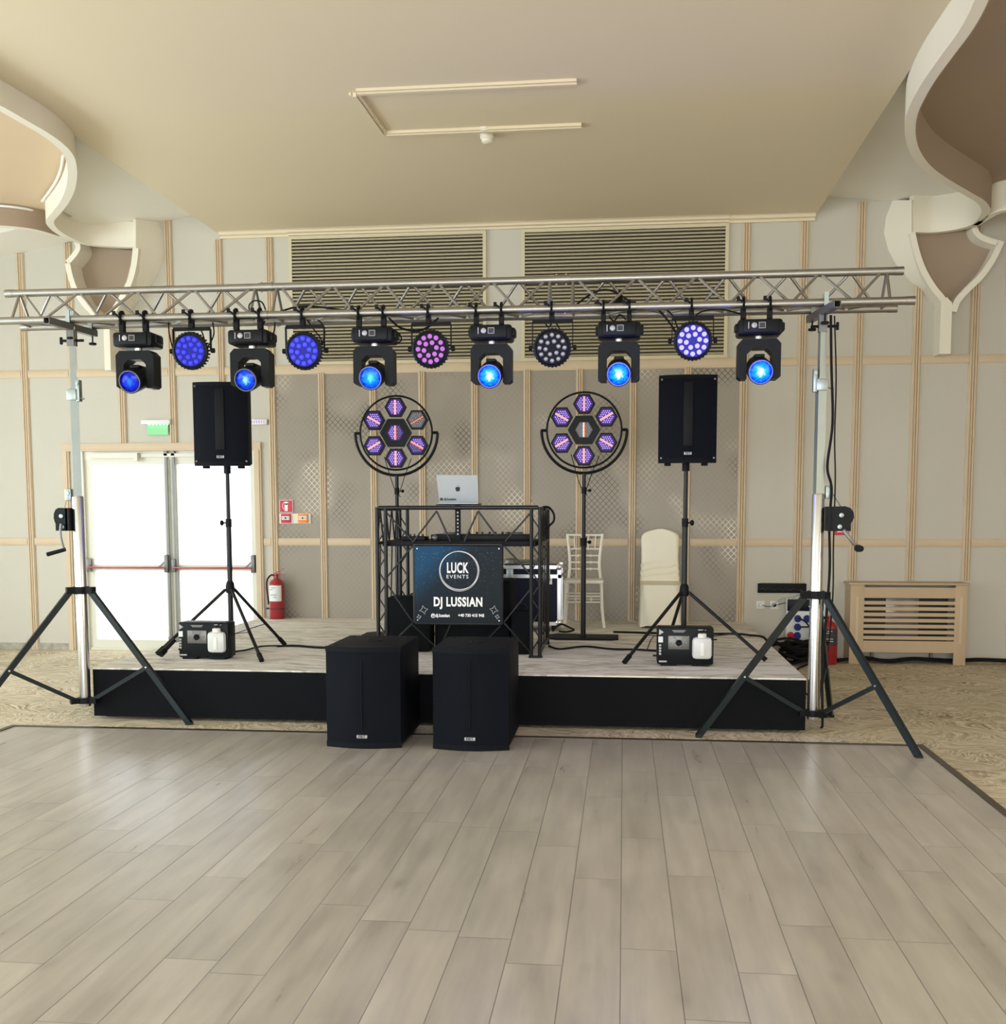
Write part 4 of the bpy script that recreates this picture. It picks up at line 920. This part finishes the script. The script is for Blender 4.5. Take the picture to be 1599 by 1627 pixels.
# ================================================================= HEXAGON LAMPS
def led_hex(name, cols, st): return [emit(name+str(i), c, st) for i, c in enumerate(cols)]
e_vio = emit('led_violet_dot', (.34, .12, 1), 1.15); e_vio2 = emit('led_lilac_dot', (.55, .38, 1), 1.0)
e_pink = emit('led_pink_bar', (1, .50, .50), .9); e_or = emit('led_orange_bar', (1, .30, .10), .8); e_wh = emit('led_white_bar', (.9, .9, .85), 1.0)
m_dot_off = mat('led_dot_unlit', (.32, .31, .36), .3)
m_hexface = mat('hex_face', (.03, .015, .09), .4); 
e_hexface = emit('hex_face_violet', (.08, .01, .40), .45); m_hexfoff = mat('hex_face_unlit', (.09, .08, .10), .4)
def hexpts(r_, rot=0): return [(r_*math.cos(R(60*k+rot)), r_*math.sin(R(60*k+rot))) for k in range(6)]
def hex_lamp(cx, cy, cz, modes, label, baselab):
    t = thing('hexagon_cluster_lamp', label, 'stage light', (cx, cy, .4), 0, 'hexagon cluster lamps on flat-base stands'); og = t.location
    c = Vector((cx, cy-.04, cz))
    def pod(px_, pz_, rot, mode, r_, rb, name):
        P = hexpts(rb); po = MB().prism([(c.x+px_+a, c.y, c.z+pz_+b) for a, b in P], (0, .05, 0)).build(name, m_powder, t, og)
        MB().prism([(c.x+px_+a, c.y-.003, c.z+pz_+b) for a, b in hexpts(r_)], (0, .003, 0)).build('face', {'v': e_hexface, 'o': m_hexfoff, 'h': e_hexface, 'c': m_hexfoff}[mode], po, og)
        ca, sa = math.cos(rot), math.sin(rot); d1 = MB(); d2 = MB()
        pit = r_/4.2
        for i in range(-5, 6):
            for j in range(-5, 6):
                u_ = (i+.5*(j % 2))*pit; v_ = j*pit*.866
                # stay inside the hexagon and off the bar
                if max(abs(v_)*1.0/.866, abs(v_)*.5/.866+abs(u_)) > r_*.93: continue
                al = u_*ca+v_*sa; ac = -u_*sa+v_*ca
                if abs(ac) < pit*.75: continue
                tgt = d1 if ac > 0 else d2
                tgt.lathe([(pit*.34, 0), (pit*.25, .004), (0, .005)], (c.x+px_+u_, c.y-.003, c.z+pz_+v_), (0, -1, 0), 6)
        if len(d1.b.verts): d1.build('led_dots', {'v': e_vio2, 'o': m_dot_off, 'h': e_vio2, 'c': m_dot_off}[mode], po, og)
        d2.build('led_dots', {'v': e_vio2, 'o': m_dot_off, 'h': m_dot_off, 'c': m_dot_off}[mode], po, og)
        n_ = Vector((-sa, 0, ca))
        for off, mm in ((-.3, {'v': e_pink, 'o': e_or, 'h': e_or, 'c': e_or}[mode]), (.3, {'v': e_pink, 'o': e_or, 'h': e_pink, 'c': e_wh}[mode])):
            b0 = c+Vector((px_, -.006, pz_))+n_*off*pit*.95; Ld = Vector((ca, 0, sa))*r_*.82
            if mode in ('o',) and off > 0: continue
            MB().box(b0, (Ld.length*2, .006, pit*.45), Matrix.Rotation(-rot, 4, 'Y')).build('light_bar', mm, po, og)
    for k, mode in enumerate(modes[:6]):
        ang = R(30+60*k); pod(.237*math.cos(ang), .237*math.sin(ang), ang, mode, .082, .103, 'hexagon_pod')
    pod(0, 0, R(90), modes[6], .080, .15, 'centre_pod')
    ring = [(c.x+.345*math.cos(R(k)), c.y+.03, c.z+.345*math.sin(R(k))) for k in range(0, 360, 6)]
    MB().poly(ring, .0095, 8, True).build('ring', m_powder, t, og)
    arc = [(c.x+.395*math.cos(R(k)), c.y+.04, c.z+.395*math.sin(R(k))) for k in range(180, 361, 6)]
    y_ = MB().poly(arc, .014, 8).tube((c.x-.40, c.y+.04, c.z), (c.x-.34, c.y+.03, c.z), .014, seg=8).tube((c.x+.34, c.y+.03, c.z), (c.x+.40, c.y+.04, c.z), .014, seg=8).build('yoke', m_powder, t, og)
    MB().poly(smoothline([(c.x-.12, c.y+.05, c.z-.22), (c.x-.07, c.y+.07, c.z-.40), (c.x-.03, c.y+.08, c.z-.52), (c.x+.03, c.y+.06, c.z-.60)]), .004).poly(smoothline([(c.x+.14, c.y+.05, c.z-.24), (c.x+.08, c.y+.07, c.z-.38), (c.x+.02, c.y+.08, c.z-.55)]), .004).build('cable', m_black, t, og)
    s = thing('flat_base_stand', baselab, 'lighting stand', (cx, cy, .4), 0, 'flat-base stands of the hexagon lamps')
    MB().lathe([(.024, .42), (.024, 1.30)], (cx, cy, 0), (0, 0, 1), 14).lathe([(.018, 1.28), (.018, cz-.40)], (cx, cy, 0), (0, 0, 1), 14).build('pole', m_gloss, s, og)
    MB().prism([(cx-.33, cy-.12, .40), (cx-.25, cy-.2, .40), (cx+.27, cy-.2, .40), (cx+.33, cy-.16, .40), (cx+.33, cy+.14, .4), (cx-.25, cy+.18, .4), (cx-.33, cy+.10, .4)], (0, 0, .02)).build('base_plate', m_black, s, og)
    MB().tube((cx, cy, 1.78), (cx+.05, cy, 1.78), .005, seg=8).ball((cx+.055, cy, 1.78), .016).lathe([(.024, 1.75), (.024, 1.81)], (cx, cy, 0), (0, 0, 1), 12).build('clamp_knob', m_black, s, og)
    MB().lathe([(.03, 1.26), (.03, 1.34)], (cx, cy, 0), (0, 0, 1), 12).tube((cx, cy, 1.30), (cx+(.05), cy, 1.30), .005, seg=8).ball((cx+.055, cy, 1.30), .018).build('height_knob', m_black, s, og)
# modes in order 30,90,150,210,270,330 degrees, then centre
hex_lamp(-2.145, 10.1, 2.325, ['o', 'v', 'v', 'v', 'v', 'h', 'h'], 'ring of hexagonal violet lamps with one dark pod, left of the laptop', 'black pole stand on a flat plate under the left hexagon lamp')
hex_lamp(-.375, 10.1, 2.335, ['v', 'v', 'v', 'v', 'v', 'v', 'c'], 'ring of six lit hexagonal violet lamps around a dim centre, right of the booth', 'black pole stand on a flat plate under the right hexagon lamp')

# ================================================================= FOG MACHINES
def fog(cx, cy, label, lite):
    t = thing('fog_machine', label, 'fog machine', (cx, cy, .4), 0, 'black fog machines on the stage'); w_ = .21 if lite else .215
    MB().b2(-w_, w_, 0.03, .20, .012, .30, .014).build('body', m_powder, t)
    MB().b2(-w_+.03, -w_+.15, .03, .2, 0, .02).b2(w_-.16, w_-.03, .03, .2, 0, .02).build('foot', m_rubber, t)
    pn = MB().b2(-.13, .03, .022, .03, .13, .235, .002).build('led_panel', m_grey, t)
    MB().lathe([(.022, 0), (.024, .012), (.015, .02), (0, .01)], (-.05, .022, .182), (0, -1, 0), 16).build('nozzle', m_black, pn)
    for a, b in ((-.035, .045), (.03, .045), (-.06, 0), (-.03, .0), (.035, 0), (.058, 0), (-.02, .026), (.018, .026), (-.02, -.03), (.015, -.03)):
        MB().lathe([(.008, 0), (.006, .004), (0, .005)], (-.05+a, .022, .182+b*.9), (0, -1, 0), 8).build('led', m_lensoff, pn)
    jug = MB().box((.125, .0, .145), (.15, .07, .17), None, .03).build('fluid_bottle', m_jug, t)
    MB().box((.125, -.038, .14), (.03, .006, .10), None, .002).build('bottle_ridge', m_white, jug)
    MB().lathe([(.033, .225), (.033, .252), (.026, .258), (0, .258)], (.125, 0, 0), (0, 0, 1), 18).build('bottle_cap', m_white, jug)
    MB().poly(smoothline([(.125, 0, .255), (.128, 0, .275), (.15, .02, .29), (.17, .05, .295)]), .004).build('hose', m_black, jug)
    MB().box((-.188, .028, .205), (.035, .004, .045)).build('warning_label', m_label, t)
    MB().prism([(-.2, .028, .24), (-.2, .028, .285), (-.165, .028, .262)], (0, .003, 0)).build('warning_triangle', m_badge, t)
    text_mesh('F-1500', 'side_lettering', m_textw, t, (-.188, .027, .115), .028, rot=(R(90), R(-90) if False else 0, 0), offset=.0008, sx=.5) if False else None
    q = MB()
    for k in range(4): q.box((-.192, .028, .16-k*.022), (.018, .003, .014), Matrix.Rotation(R(15*k), 4, 'Y'))
    q.box((-.17, .028, .035), (.06, .003, .012)); q.box((.0-.05, .028, .275), (.10, .002, .004)); q.box((-.05, .028, .265), (.08, .002, .004)); q.box((.125, .028, .282), (.06, .002, .006))
    q.build('printed_marks', m_badge, t)
    MB().bar((w_, .1, .2), (w_+.03, .1, .2), .01).bar((-w_-.03, .1, .07), (-w_, .1, .07), .012).build('side_bracket', m_black, t)
    return t
fog(.475, 8.30, 'black fog machine with a white bottle, under the right loudspeaker', False)
fog(-3.375, 8.30, 'black fog machine with a white bottle, under the left loudspeaker', True)
t = tag(MB().tube(at(255, 1040, 8.3), at(262, 1033, 8.35), .026, seg=12).bar(at(262, 1033, 8.35), at(278, 1016, 8.4), .03).build('hanging_clamp', m_black), 'short black clamp arm lying left of the left fog machine', 'clamp')
t.data.transform(Matrix.Translation((0, 0, 0)))

# ================================================================= CHAIRS
CX, CYc = -.41, 11.2
t = thing('banquet_chair', 'white spindle-back chair with bare frame behind the right lamp stand', 'chair', (CX, CYc, .4)); og = t.location
q = MB(); x0, x1 = CX-.20, CX+.20
for s in (-1, 1):
    leg = MB().poly(smoothline([(CX+s*.20, CYc+.19, .4), (CX+s*.17, CYc+.17, .85), (CX+s*.155, CYc+.18, 1.05), (CX+s*.185, CYc+.24, 1.345)]), .016, 8).build('back_leg', m_chair, t, og)
for s in (-1, 1):
    MB().poly([(CX+s*.185, CYc-.19, .86), (CX+s*.19, CYc-.19, .6), (CX+s*.215, CYc-.21, .4)], .017, 8).build('front_leg', m_chair, t, og)
MB().b2(CX-.205, CX+.205, CYc-.21, CYc+.19, .85, .885, .01).build('seat', m_chair, t, og)
bk = MB()
def bp_(s, z): 
    k = (z-1.05)/.295; return (CX+s*(.155+.03*max(0, k)), CYc+.18+.06*max(0, k), z)
for z, r_ in ((1.335, .012), (1.19, .009), (1.12, .009), (1.05, .009), (.98, .009)):
    bk.tube(bp_(-1, z), bp_(1, z), r_, seg=8)
for u_ in (-.62, -.2, .2, .62):
    a0 = bp_(-1, 1.19); a1 = bp_(1, 1.19); b0 = bp_(-1, 1.335); b1 = bp_(1, 1.335); k = (u_+1)/2
    bk.tube(Vector(a0).lerp(Vector(a1), k), Vector(b0).lerp(Vector(b1), k), .006, seg=8)
for z in (1.12, 1.05, .98):
    for k in (.3, .7): bk.ball(Vector(bp_(-1, z)).lerp(Vector(bp_(1, z)), k), .014)
bk.build('backrest', m_chair, t, og)
sr = MB()
for z in (.72, .66):
    sr.tube((CX-.19, CYc-.19, z), (CX+.19, CYc-.19, z), .009, seg=8); sr.tube((CX-.185, CYc+.18, z), (CX+.185, CYc+.18, z), .009, seg=8)
    for s in (-1, 1): sr.tube((CX+s*.19, CYc-.19, z), (CX+s*.185, CYc+.18, z), .009, seg=8)
for k in (-.08, .08): sr.ball((CX+k, CYc-.19, .69), .018)
sr.build('stretcher', m_chair, t, og)
# covered chair
t = thing('covered_chair', 'chair under a draped cream satin cover at the right of the stage', 'chair', (.375, 11.2, .4)); og = t.location
cv = bmesh.new(); rows = []
def ring_pts(z):
    # plan outline of the cover at height z (metres above the stage)
    if z < .46: fl_ = .205+.012*(1-z/.46); return fl_, -.24, .22
    k = (z-.46)/.54; top = .205-.012*math.sin(k*math.pi); return top, .10+.02*k, .22+.05*k
NS = 40; zs = [0, .05, .12, .2, .3, .38, .44, .462, .475]+[.48+.012*k for k in range(16)]+[.7, .8, .88, .91, .935, .955, .97, .985, .994, 1.0]
rnd = random.Random(3)
for z in zs:
    w_, y0, y1 = ring_pts(z)
    if z > .88: w_ *= max(.05, 1-((z-.88)/.1202)**3)**.62
    rw = []
    for k in range(NS):
        a = 2*math.pi*k/NS; ca, sa = math.cos(a), math.sin(a); e = .35
        x = w_*math.copysign(abs(ca)**e, ca); y = (y0+y1)/2+(y1-y0)/2*math.copysign(abs(sa)**e, sa)
        fold = .012*math.sin(a*7+z*9)*(1-z/.5 if z < .46 else .12) + (.005*math.sin(z*95+math.sin(a*2)*3) if .48 < z < .66 else 0)
        hem = .035*max(0, math.sin(a*1.0+2.6))*(1 if z == 0 and sa < 0 else 0)
        rw.append(cv.verts.new((.375+x+fold*ca, 11.2+y+fold*sa, .402+z+hem)))
    rows.append(rw)
for A, B in zip(rows, rows[1:]):
    for k in range(NS): cv.faces.new((A[k], A[(k+1) % NS], B[(k+1) % NS], B[k]))
cv.faces.new(rows[-1])
mb = MB(); mb.b.free(); mb.b = cv; mb.build('chair_cover', m_cloth, t, og, smooth=70)
for s in (-1, 1):
    for y in (-.19, .17): MB().tube((.375+s*.17, 11.2+y, .4), (.375+s*.17, 11.2+y, .8), .014, seg=8).build('leg', m_grey, t, og)

# ================================================================= FIRE EXTINGUISHERS AND SIGNS
def extinguisher(cx, cy, z0, label, lab_m, hose_side, sc=1.0):
    t = thing('fire_extinguisher', label, 'fire extinguisher', (cx, cy, z0))
    MB().lathe([(0, 0), (.078, 0), (.084, .01), (.084, .36), (.08, .395), (.06, .425), (.03, .445), (.022, .455), (0, .455)], (0, 0, 0), (0, 0, 1), 28).build('cylinder', m_red, t)
    n = 10; lb = MB(); pts = [(.0848*math.cos(R(-145+k*11)), .0848*math.sin(R(-145+k*11))) for k in range(n+1)]
    V0 = [lb.b.verts.new((a, b, .20)) for a, b in pts]; V1 = [lb.b.verts.new((a, b, .375)) for a, b in pts]
    V2 = [lb.b.verts.new((a*.99, b*.99, .20)) for a, b in pts]; V3 = [lb.b.verts.new((a*.99, b*.99, .375)) for a, b in pts]
    for i in range(n):
        lb.b.faces.new((V0[i], V0[i+1], V1[i+1], V1[i])); lb.b.faces.new((V2[i], V3[i], V3[i+1], V2[i+1])); lb.b.faces.new((V0[i], V2[i], V2[i+1], V0[i+1])); lb.b.faces.new((V1[i], V1[i+1], V3[i+1], V3[i]))
    lb.b.faces.new((V0[0], V1[0], V3[0], V2[0])); lb.b.faces.new((V0[-1], V2[-1], V3[-1], V1[-1]))
    la = lb.build('instruction_label', lab_m, t)
    mk = MB(); 
    for z, w_, c_ in ((.35, .05, 0), (.33, .03, -.02), (.27, .07, 0), (.245, .04, .015)): mk.box((-.01+c_, -.0855, z), (w_, .002, .005))
    mk.build('label_print', m_dlabel if lab_m is m_label else m_label, la)
    MB().lathe([(.022, .455), (.022, .48), (.028, .485), (.028, .50), (.012, .505), (0, .505)], (0, 0, 0), (0, 0, 1), 14).build('valve', m_red, t)
    MB().bar((-.02, 0, .50), (.10, -.01, .49), .02, .006).bar((-.0, 0, .515), (.085, -.01, .56), .018, .006).build('lever', m_red, t)
    if hose_side < 0:
        MB().poly(smoothline([(-.02, 0, .48), (-.06, 0, .485), (-.105, 0, .43), (-.11, 0, .33), (-.095, -.01, .22), (-.088, -.02, .16)]), .009, 8).build('hose', m_rubber, t)
        MB().tube((-.115, -.02, .115), (-.07, -.03, .118), .01, seg=8).lathe([(.085, .108), (.0855, .114), (.085, .12)], (0, 0, 0), (0, 0, 1), 24).build('hose_clip', m_dlabel, t)
    else:
        MB().tube((-.02, 0, .48), (-.11, 0, .485), .013, .020, seg=10).build('nozzle', m_black, t)
extinguisher(-3.83, 11.58, .40, 'red fire extinguisher with white label standing at the left back of the stage', m_label, -1)
extinguisher(2.125, 11.42, 0, 'red fire extinguisher with dark label on the carpet beside the radiator cover', m_dlabel, 1)
# wall signs
def plate(x0, x1, z0, z1, m_, d=.006): return MB().b2(x0, x1, YW-.03-d, YW-.03, z0, z1, .001)
t = thing('fire_extinguisher_sign', 'red square sign with a white extinguisher pictogram on the patterned wall', 'sign', (-3.745, YW-.01, 1.57)); og = t.location
pb = MB().b2(-3.82, -3.667, YW-.02, YW-.006, 1.575, 1.715).build('panel', m_label, t, og)
MB().b2(-3.815, -3.672, YW-.022, YW-.02, 1.58, 1.71).build('red_field', m_redsign, pb, og)
q = MB(); q.box((-3.742, YW-.0235, 1.635), (.036, .003, .085), None, .001); q.lathe([(.018, 0), (.018, .003)], (-3.742, YW-.022, 1.678), (0, -1, 0), 14); q.poly(smoothline([(-3.745, YW-.023, 1.695), (-3.775, YW-.023, 1.68), (-3.782, YW-.023, 1.64), (-3.77, YW-.023, 1.61)]), .004, 4); q.poly([(-3.74, YW-.023, 1.695), (-3.715, YW-.023, 1.685)], .004, 4)
q.build('pictogram', m_textw, pb, og)
t = thing('call_point_panel', 'pale wall plate holding a red and an orange call point', 'alarm panel', (-3.65, YW-.01, 1.455)); og = t.location
MB().b2(-3.825, -3.465, YW-.02, YW-.006, 1.455, 1.565, .002).build('backplate', m_orn, t, og)
for x0, x1, mm, nm in ((-3.80, -3.69, m_redsign, 'red'), (-3.605, -3.495, m_orange, 'orange')):
    b_ = MB().b2(x0, x1, YW-.045, YW-.02, 1.462, 1.56, .004).build('call_point', mm, t, og)
    b_['label'] = nm+' call point'
    MB().b2(x0+.012, x1-.012, YW-.049, YW-.045, 1.495, 1.535).build('window', m_label, b_, og)
    MB().box(((x0+x1)/2, YW-.0505, 1.515), (.02, .003, .018)).box(((x0+x1)/2-.03, YW-.0505, 1.515), (.01, .003, .008)).box(((x0+x1)/2+.03, YW-.0505, 1.515), (.01, .003, .008)).build('symbol', m_dlabel, b_, og)
t = thing('wall_notice', 'small red-edged white notice on the wall behind the right winch', 'sign', (2.30, YW-.01, 1.33)); og = t.location
MB().b2(2.21, 2.35, YW-.012, YW-.002, 1.33, 1.53).build('red_border', m_redsign, t, og); MB().b2(2.235, 2.345, YW-.014, YW-.012, 1.36, 1.505).build('white_field', m_label, t, og)
MB().prism([(2.30, YW-.0155, 1.46), (2.34, YW-.0155, 1.50), (2.34, YW-.0155, 1.465)], (0, .0015, 0)).build('mark', m_redsign, t, og)
# emergency lights
t = thing('exit_light', 'white emergency exit light with a green panel above the glass door', 'emergency light', (-5.21, YW-.02, 2.44)); og = t.location
MB().b2(-5.385, -5.045, YW-.07, YW, 2.56, 2.612, .008).build('housing', m_label, t, og)
MB().b2(-5.325, -5.08, YW-.04, YW-.032, 2.445, 2.56).build('green_panel', m_green, t, og)
q = MB()
for k in range(6): q.box((-5.29+k*.042, YW-.055, 2.556), (.014, .02, .006))
q.build('led_row', emit('exit_led', (.6, 1, .8), 2), t, og)
t = thing('emergency_light', 'small white emergency light on the wall beside the left loudspeaker', 'emergency light', (-4.03, YW-.02, 2.55)); og = t.location
MB().b2(-4.13, -3.935, YW-.06, YW, 2.545, 2.605, .008).build('housing', m_white, t, og)
q = MB()
for k in range(6): q.box((-4.105+k*.028, YW-.062, 2.575), (.010, .004, .030))
q.build('led_row', emit('violet_led_row', (.55, .35, .8), .8), t, og)
# sockets, distribution box, black strip
for x, lab in ((1.455, 'white wall socket at the left of the pair, farther from the socket box'), (1.60, 'white wall socket at the right of the pair, nearer the socket box')):
    t = thing('wall_socket', lab, 'socket', (x, YW, .54), 0, 'white wall sockets')
    MB().box((0, -.006, .045), (.085, .012, .085), None, .003).build('plate', m_white, t)
    MB().lathe([(.026, 0), (.026, .006), (.022, .008), (.02, .002), (0, .002)], (0, -.012, .045), (0, -1, 0), 16).build('outlet', m_label, t)
    MB().lathe([(.016, 0), (.018, .03), (0, .035)], (0, -.014, .045), (0, -1, 0), 12).build('plug', m_white if x < 1.5 else m_black, t)
t = thing('wiring_rack', 'long black strip of wiring fixed to the wall left of the right stand', 'wiring strip', (1.68, YW, .72)); og = t.location
MB().b2(1.425, 1.93, YW-.03, YW, .715, .815, .003).build('strip', m_black, t, og)
q = MB(); rnd = random.Random(5)
for k in range(26): q.box((1.45+k*.018, YW-.033, .745+rnd.random()*.02), (.009, .004, .006+rnd.random()*.008))
for k in range(18): q.box((1.46+k*.026, YW-.02, .815), (.014, .02, .012))
q.build('terminals', m_dlabel, t, og)
t = thing('socket_box', 'wall distribution box with black top and blue and red power sockets', 'distribution box', (1.93, YW, .22)); og = t.location
MB().b2(1.715, 2.12, YW-.09, YW, .22, .66, .006).build('box', m_label, t, og)
MB().b2(1.725, 2.10, YW-.10, YW-.088, .53, .655, .003).build('breaker_window', m_case, t, og)
for x, z, mm in ((1.835, .455, m_bluesock), (1.93, .455, m_bluesock), (1.835, .365, m_bluesock), (1.835, .275, m_bluesock), (1.765, .275, m_redsign), (1.99, .275, m_redsign)):
    MB().lathe([(.036, 0), (.036, .03), (.03, .045), (.0, .045)], (x, YW-.088, z), (0, -.93, -.35), 16).build('power_socket', mm, t, og)
MB().box((1.96, YW-.104, .58), (.03, .004, .012)).box((1.975, YW-.104, .56), (.03, .004, .008)).build('switch_mark', m_white, t, og)
# cable heap
rnd = random.Random(11)
q = MB()
for k in range(16):
    c_ = Vector((1.80+rnd.uniform(-.1, .1), 11.35+rnd.uniform(-.12, .12), .05+k*.012)); r0 = rnd.uniform(.09, .19); ph = rnd.random()*6
    q.poly([(c_.x+r0*1.15*math.cos(R(a)), c_.y+r0*.8*math.sin(R(a)), c_.z+.03*math.sin(R(a)*2+ph)) for a in range(0, 360, 20)], .013, 5, True)
tag(q.build('cable_coil', m_rubber), 'tangled heap of black cable on the carpet under the socket box', 'cable')
def cable(pts, r_, label, name='cable', m_=None, grp=None):
    return tag(MB().poly(smoothline(pts, 6), r_, 6).build(name, m_ or m_rubber), label, 'cable', grp)
cable([(1.84, 11.62, .46), (1.90, 11.45, .42), (1.95, 11.42, .3), (1.88, 11.4, .16), (1.70, 11.38, .10)], .008, 'black cable from the upper blue socket curving down to the heap')
cable([(1.84, 11.62, .36), (1.98, 11.48, .36), (2.02, 11.45, .2), (1.95, 11.3, .05), (1.72, 10.9, .01), (1.60, 10.2, .012), (1.58, 9.4, .012)], .008, 'black cable from the lower blue socket running to the floor behind the stand')
cable([(1.615, 11.70, .585), (1.72, 11.66, .62), (1.85, 11.66, .70), (2.0, 11.66, .70)], .005, 'thin pale lead from the right wall socket up to the wiring strip', m_=m_steel)
cable([(1.46, 11.70, .585), (1.56, 11.66, .575), (1.68, 11.66, .66), (1.9, 11.66, .69)], .005, 'thin pale lead from the left wall socket up to the wiring strip', m_=m_steel)
cable([at(440, 1027, 9.15), atz(470, 1026, .41), atz(510, 1029, .41), atz(560, 1028, .41), atz(610, 1028, .41)], .011, 'thick black cable across the stage from the left tripod to the booth')
cable([atz(366, 1036, .41), atz(390, 1033, .41), atz(415, 1027, .41), atz(445, 1026, .415)], .007, 'thin black cable from the left fog machine to the tripod')
cable([atz(872, 1026, .41), atz(890, 1031, .41), atz(930, 1027, .41), atz(970, 1031, .41), atz(1010, 1032, .41), atz(1046, 1034, .41)], .009, 'black cable across the stage from the booth to the right fog machine')
cable([atz(975, 1004, .41), atz(1010, 1005, .41), atz(1045, 1006, .412), atz(1135, 1007, .41), atz(1170, 1007, .41), atz(1190, 1009, .415), (1.32, 10.2, .40), (1.35, 10.5, .2), (1.5, 10.9, .02), (1.7, 11.2, .04)], .011, 'black cable along the back of the stage over its right edge')
cable([at(1040, 1010, 8.5), at(1034, 1018, 8.45), atz(1028, 1034, .41)], .004, 'thin black wire hanging beside the right fog machine')
for off, lab in ((0, 'black cable snaking along the wall foot behind the radiator cover, front one'), (.06, 'black cable snaking along the wall foot behind the radiator cover, rear one')):
    cable([(2.22, 11.45+off, .03), (2.5, 11.5+off, .06-off*.3), (2.75, 11.46+off, .03), (3.0, 11.5+off, .05), (3.4, 11.55+off, .03), (3.7, 11.5+off, .05), (4.1, 11.55+off, .03)], .018, lab)
rnd = random.Random(2)
cable([at(878, 1003, 10.5), at(884, 996, 10.5), at(893, 992, 10.5), at(905, 997, 10.5), at(912, 1001, 10.4), at(900, 1004, 10.4), at(888, 1003, 10.4)], .010, 'black cable loops on the stage beside the flight case foot')
# vertical cables on the right stand and hanging ones on the truss
cable([(1.40, 7.76, 2.93), (1.41, 7.75, 2.6), (1.43, 7.76, 2.2), (1.40, 7.75, 1.9), (1.43, 7.74, 1.75), (1.42, 7.73, 1.5), (1.43, 7.73, 1.2), (1.42, 7.74, .9), (1.40, 7.75, .5), (1.42, 7.8, .1), (1.45, 8.0, .01)], .009, 'black cable running down the right wind-up stand, thicker one')
cable([(1.43, 7.79, 2.93), (1.45, 7.78, 2.5), (1.45, 7.78, 2.1), (1.46, 7.77, 1.8), (1.455, 7.75, 1.35), (1.46, 7.75, 1.0), (1.44, 7.76, .6)], .005, 'thin black cable running down the right wind-up stand')
YC = TY0+.05
def hang(pts, lab, r_=.0055, Y=None): cable([at(a, b, Y or YC) for a, b in pts], r_, lab)
hang([(268, 512), (269, 530), (274, 550), (280, 556)], 'black wire dropping to the left side of the leftmost flat lamp')
hang([(338, 512), (340, 530), (334, 545), (328, 550), (322, 530), (318, 522)], 'black wire looping at the right side of the leftmost flat lamp')
hang([(397, 497), (396, 485), (404, 478), (416, 480), (422, 492), (423, 497)], 'black wire loop standing above the truss near the second moving head')
hang([(437, 512), (436, 525), (430, 536), (424, 535), (418, 520), (421, 510)], 'black wire loop hanging right of the second moving head')
hang([(440, 497), (470, 488), (500, 487), (540, 492), (600, 498)], 'black cable lying along the truss near the red tags', .007)
hang([(488, 508), (500, 525), (510, 538), (512, 548)], 'black wire slanting down to the flat lamp beside the red tags')
hang([(505, 508), (512, 515), (516, 530), (512, 548)], 'second black wire dropping to the flat lamp beside the red tags')
hang([(618, 505), (635, 520), (660, 526), (680, 520), (697, 505)], 'black cable sagging between the third moving head and the violet lamp', .008)
hang([(600, 525), (615, 522), (632, 528), (638, 540), (628, 546), (615, 545)], 'black wire loop at the right side of the third moving head')
hang([(700, 492), (740, 490), (790, 488), (840, 488)], 'black cable lying along the middle of the truss', .006)
hang([(915, 485), (935, 470), (955, 461), (975, 463), (1000, 478)], 'black cable arching over the truss beside the splitter', .007, TYM)
hang([(865, 510), (872, 520), (880, 510), (888, 520), (892, 530)], 'black wire at the unlit flat lamp')
hang([(968, 503), (976, 510), (985, 500), (995, 508)], 'short black wire between the clamps of the fifth moving head')
hang([(1045, 490), (1058, 505), (1068, 518), (1076, 532)], 'black cable slanting down to the brightest flat lamp, left one', .007)
hang([(1056, 490), (1068, 500), (1075, 515), (1078, 525)], 'black cable slanting down to the brightest flat lamp, right one', .005)
hang([(1100, 510), (1110, 498), (1125, 493), (1150, 492), (1180, 500)], 'black cable from the brightest flat lamp towards the last moving head', .006)

# ================================================================= RADIATOR COVER
RX0, RX1, RYF, RZ = 2.335, 3.50, 11.45, .845
t = thing('radiator_cover', 'light wooden radiator cover with horizontal slats against the right wall', 'radiator cover', ((RX0+RX1)/2, RYF, 0)); og = t.location
MB().b2(RX0-.02, RX1+.015, RYF-.02, YW, RZ-.02, RZ, .004).build('top_board', m_radw, t, og)
for a, b in ((RX0, RX0+.14), (RX1-.12, RX1)):
    s_ = MB().b2(a, b, RYF, RYF+.025, 0, RZ-.02, .002).build('stile', m_radw, t, og)
    MB().b2((a+b)/2-.012, (a+b)/2+.012, RYF-.004, RYF+.002, .22, .70).build('fluting', m_trim, s_, og)
for z0, z1 in ((.69, .80), (.125, .245)): MB().b2(RX0+.14, RX1-.12, RYF, RYF+.025, z0, z1).build('cross_rail', m_radw, t, og)
for x in (RX0, RX1-.02): MB().b2(x, x+.02, RYF+.025, YW, 0, RZ-.02).build('side_panel', m_radw, t, og)
for k in range(7): MB().b2(RX0+.14, RX1-.12, RYF+.003, RYF+.02, .258+k*.0605, .258+k*.0605+.036).build('slat', m_radw, t, og)
t = thing('radiator', 'pale radiator hidden behind the slats of the wooden cover', 'radiator', (2.9, 11.65, .2)); og = t.location
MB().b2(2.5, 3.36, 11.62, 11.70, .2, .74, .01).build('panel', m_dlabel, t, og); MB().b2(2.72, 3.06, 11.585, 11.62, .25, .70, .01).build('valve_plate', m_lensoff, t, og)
for x in (2.6, 3.2): MB().b2(x, x+.03, 11.64, 11.68, .0, .2).build('leg', m_grey, t, og)
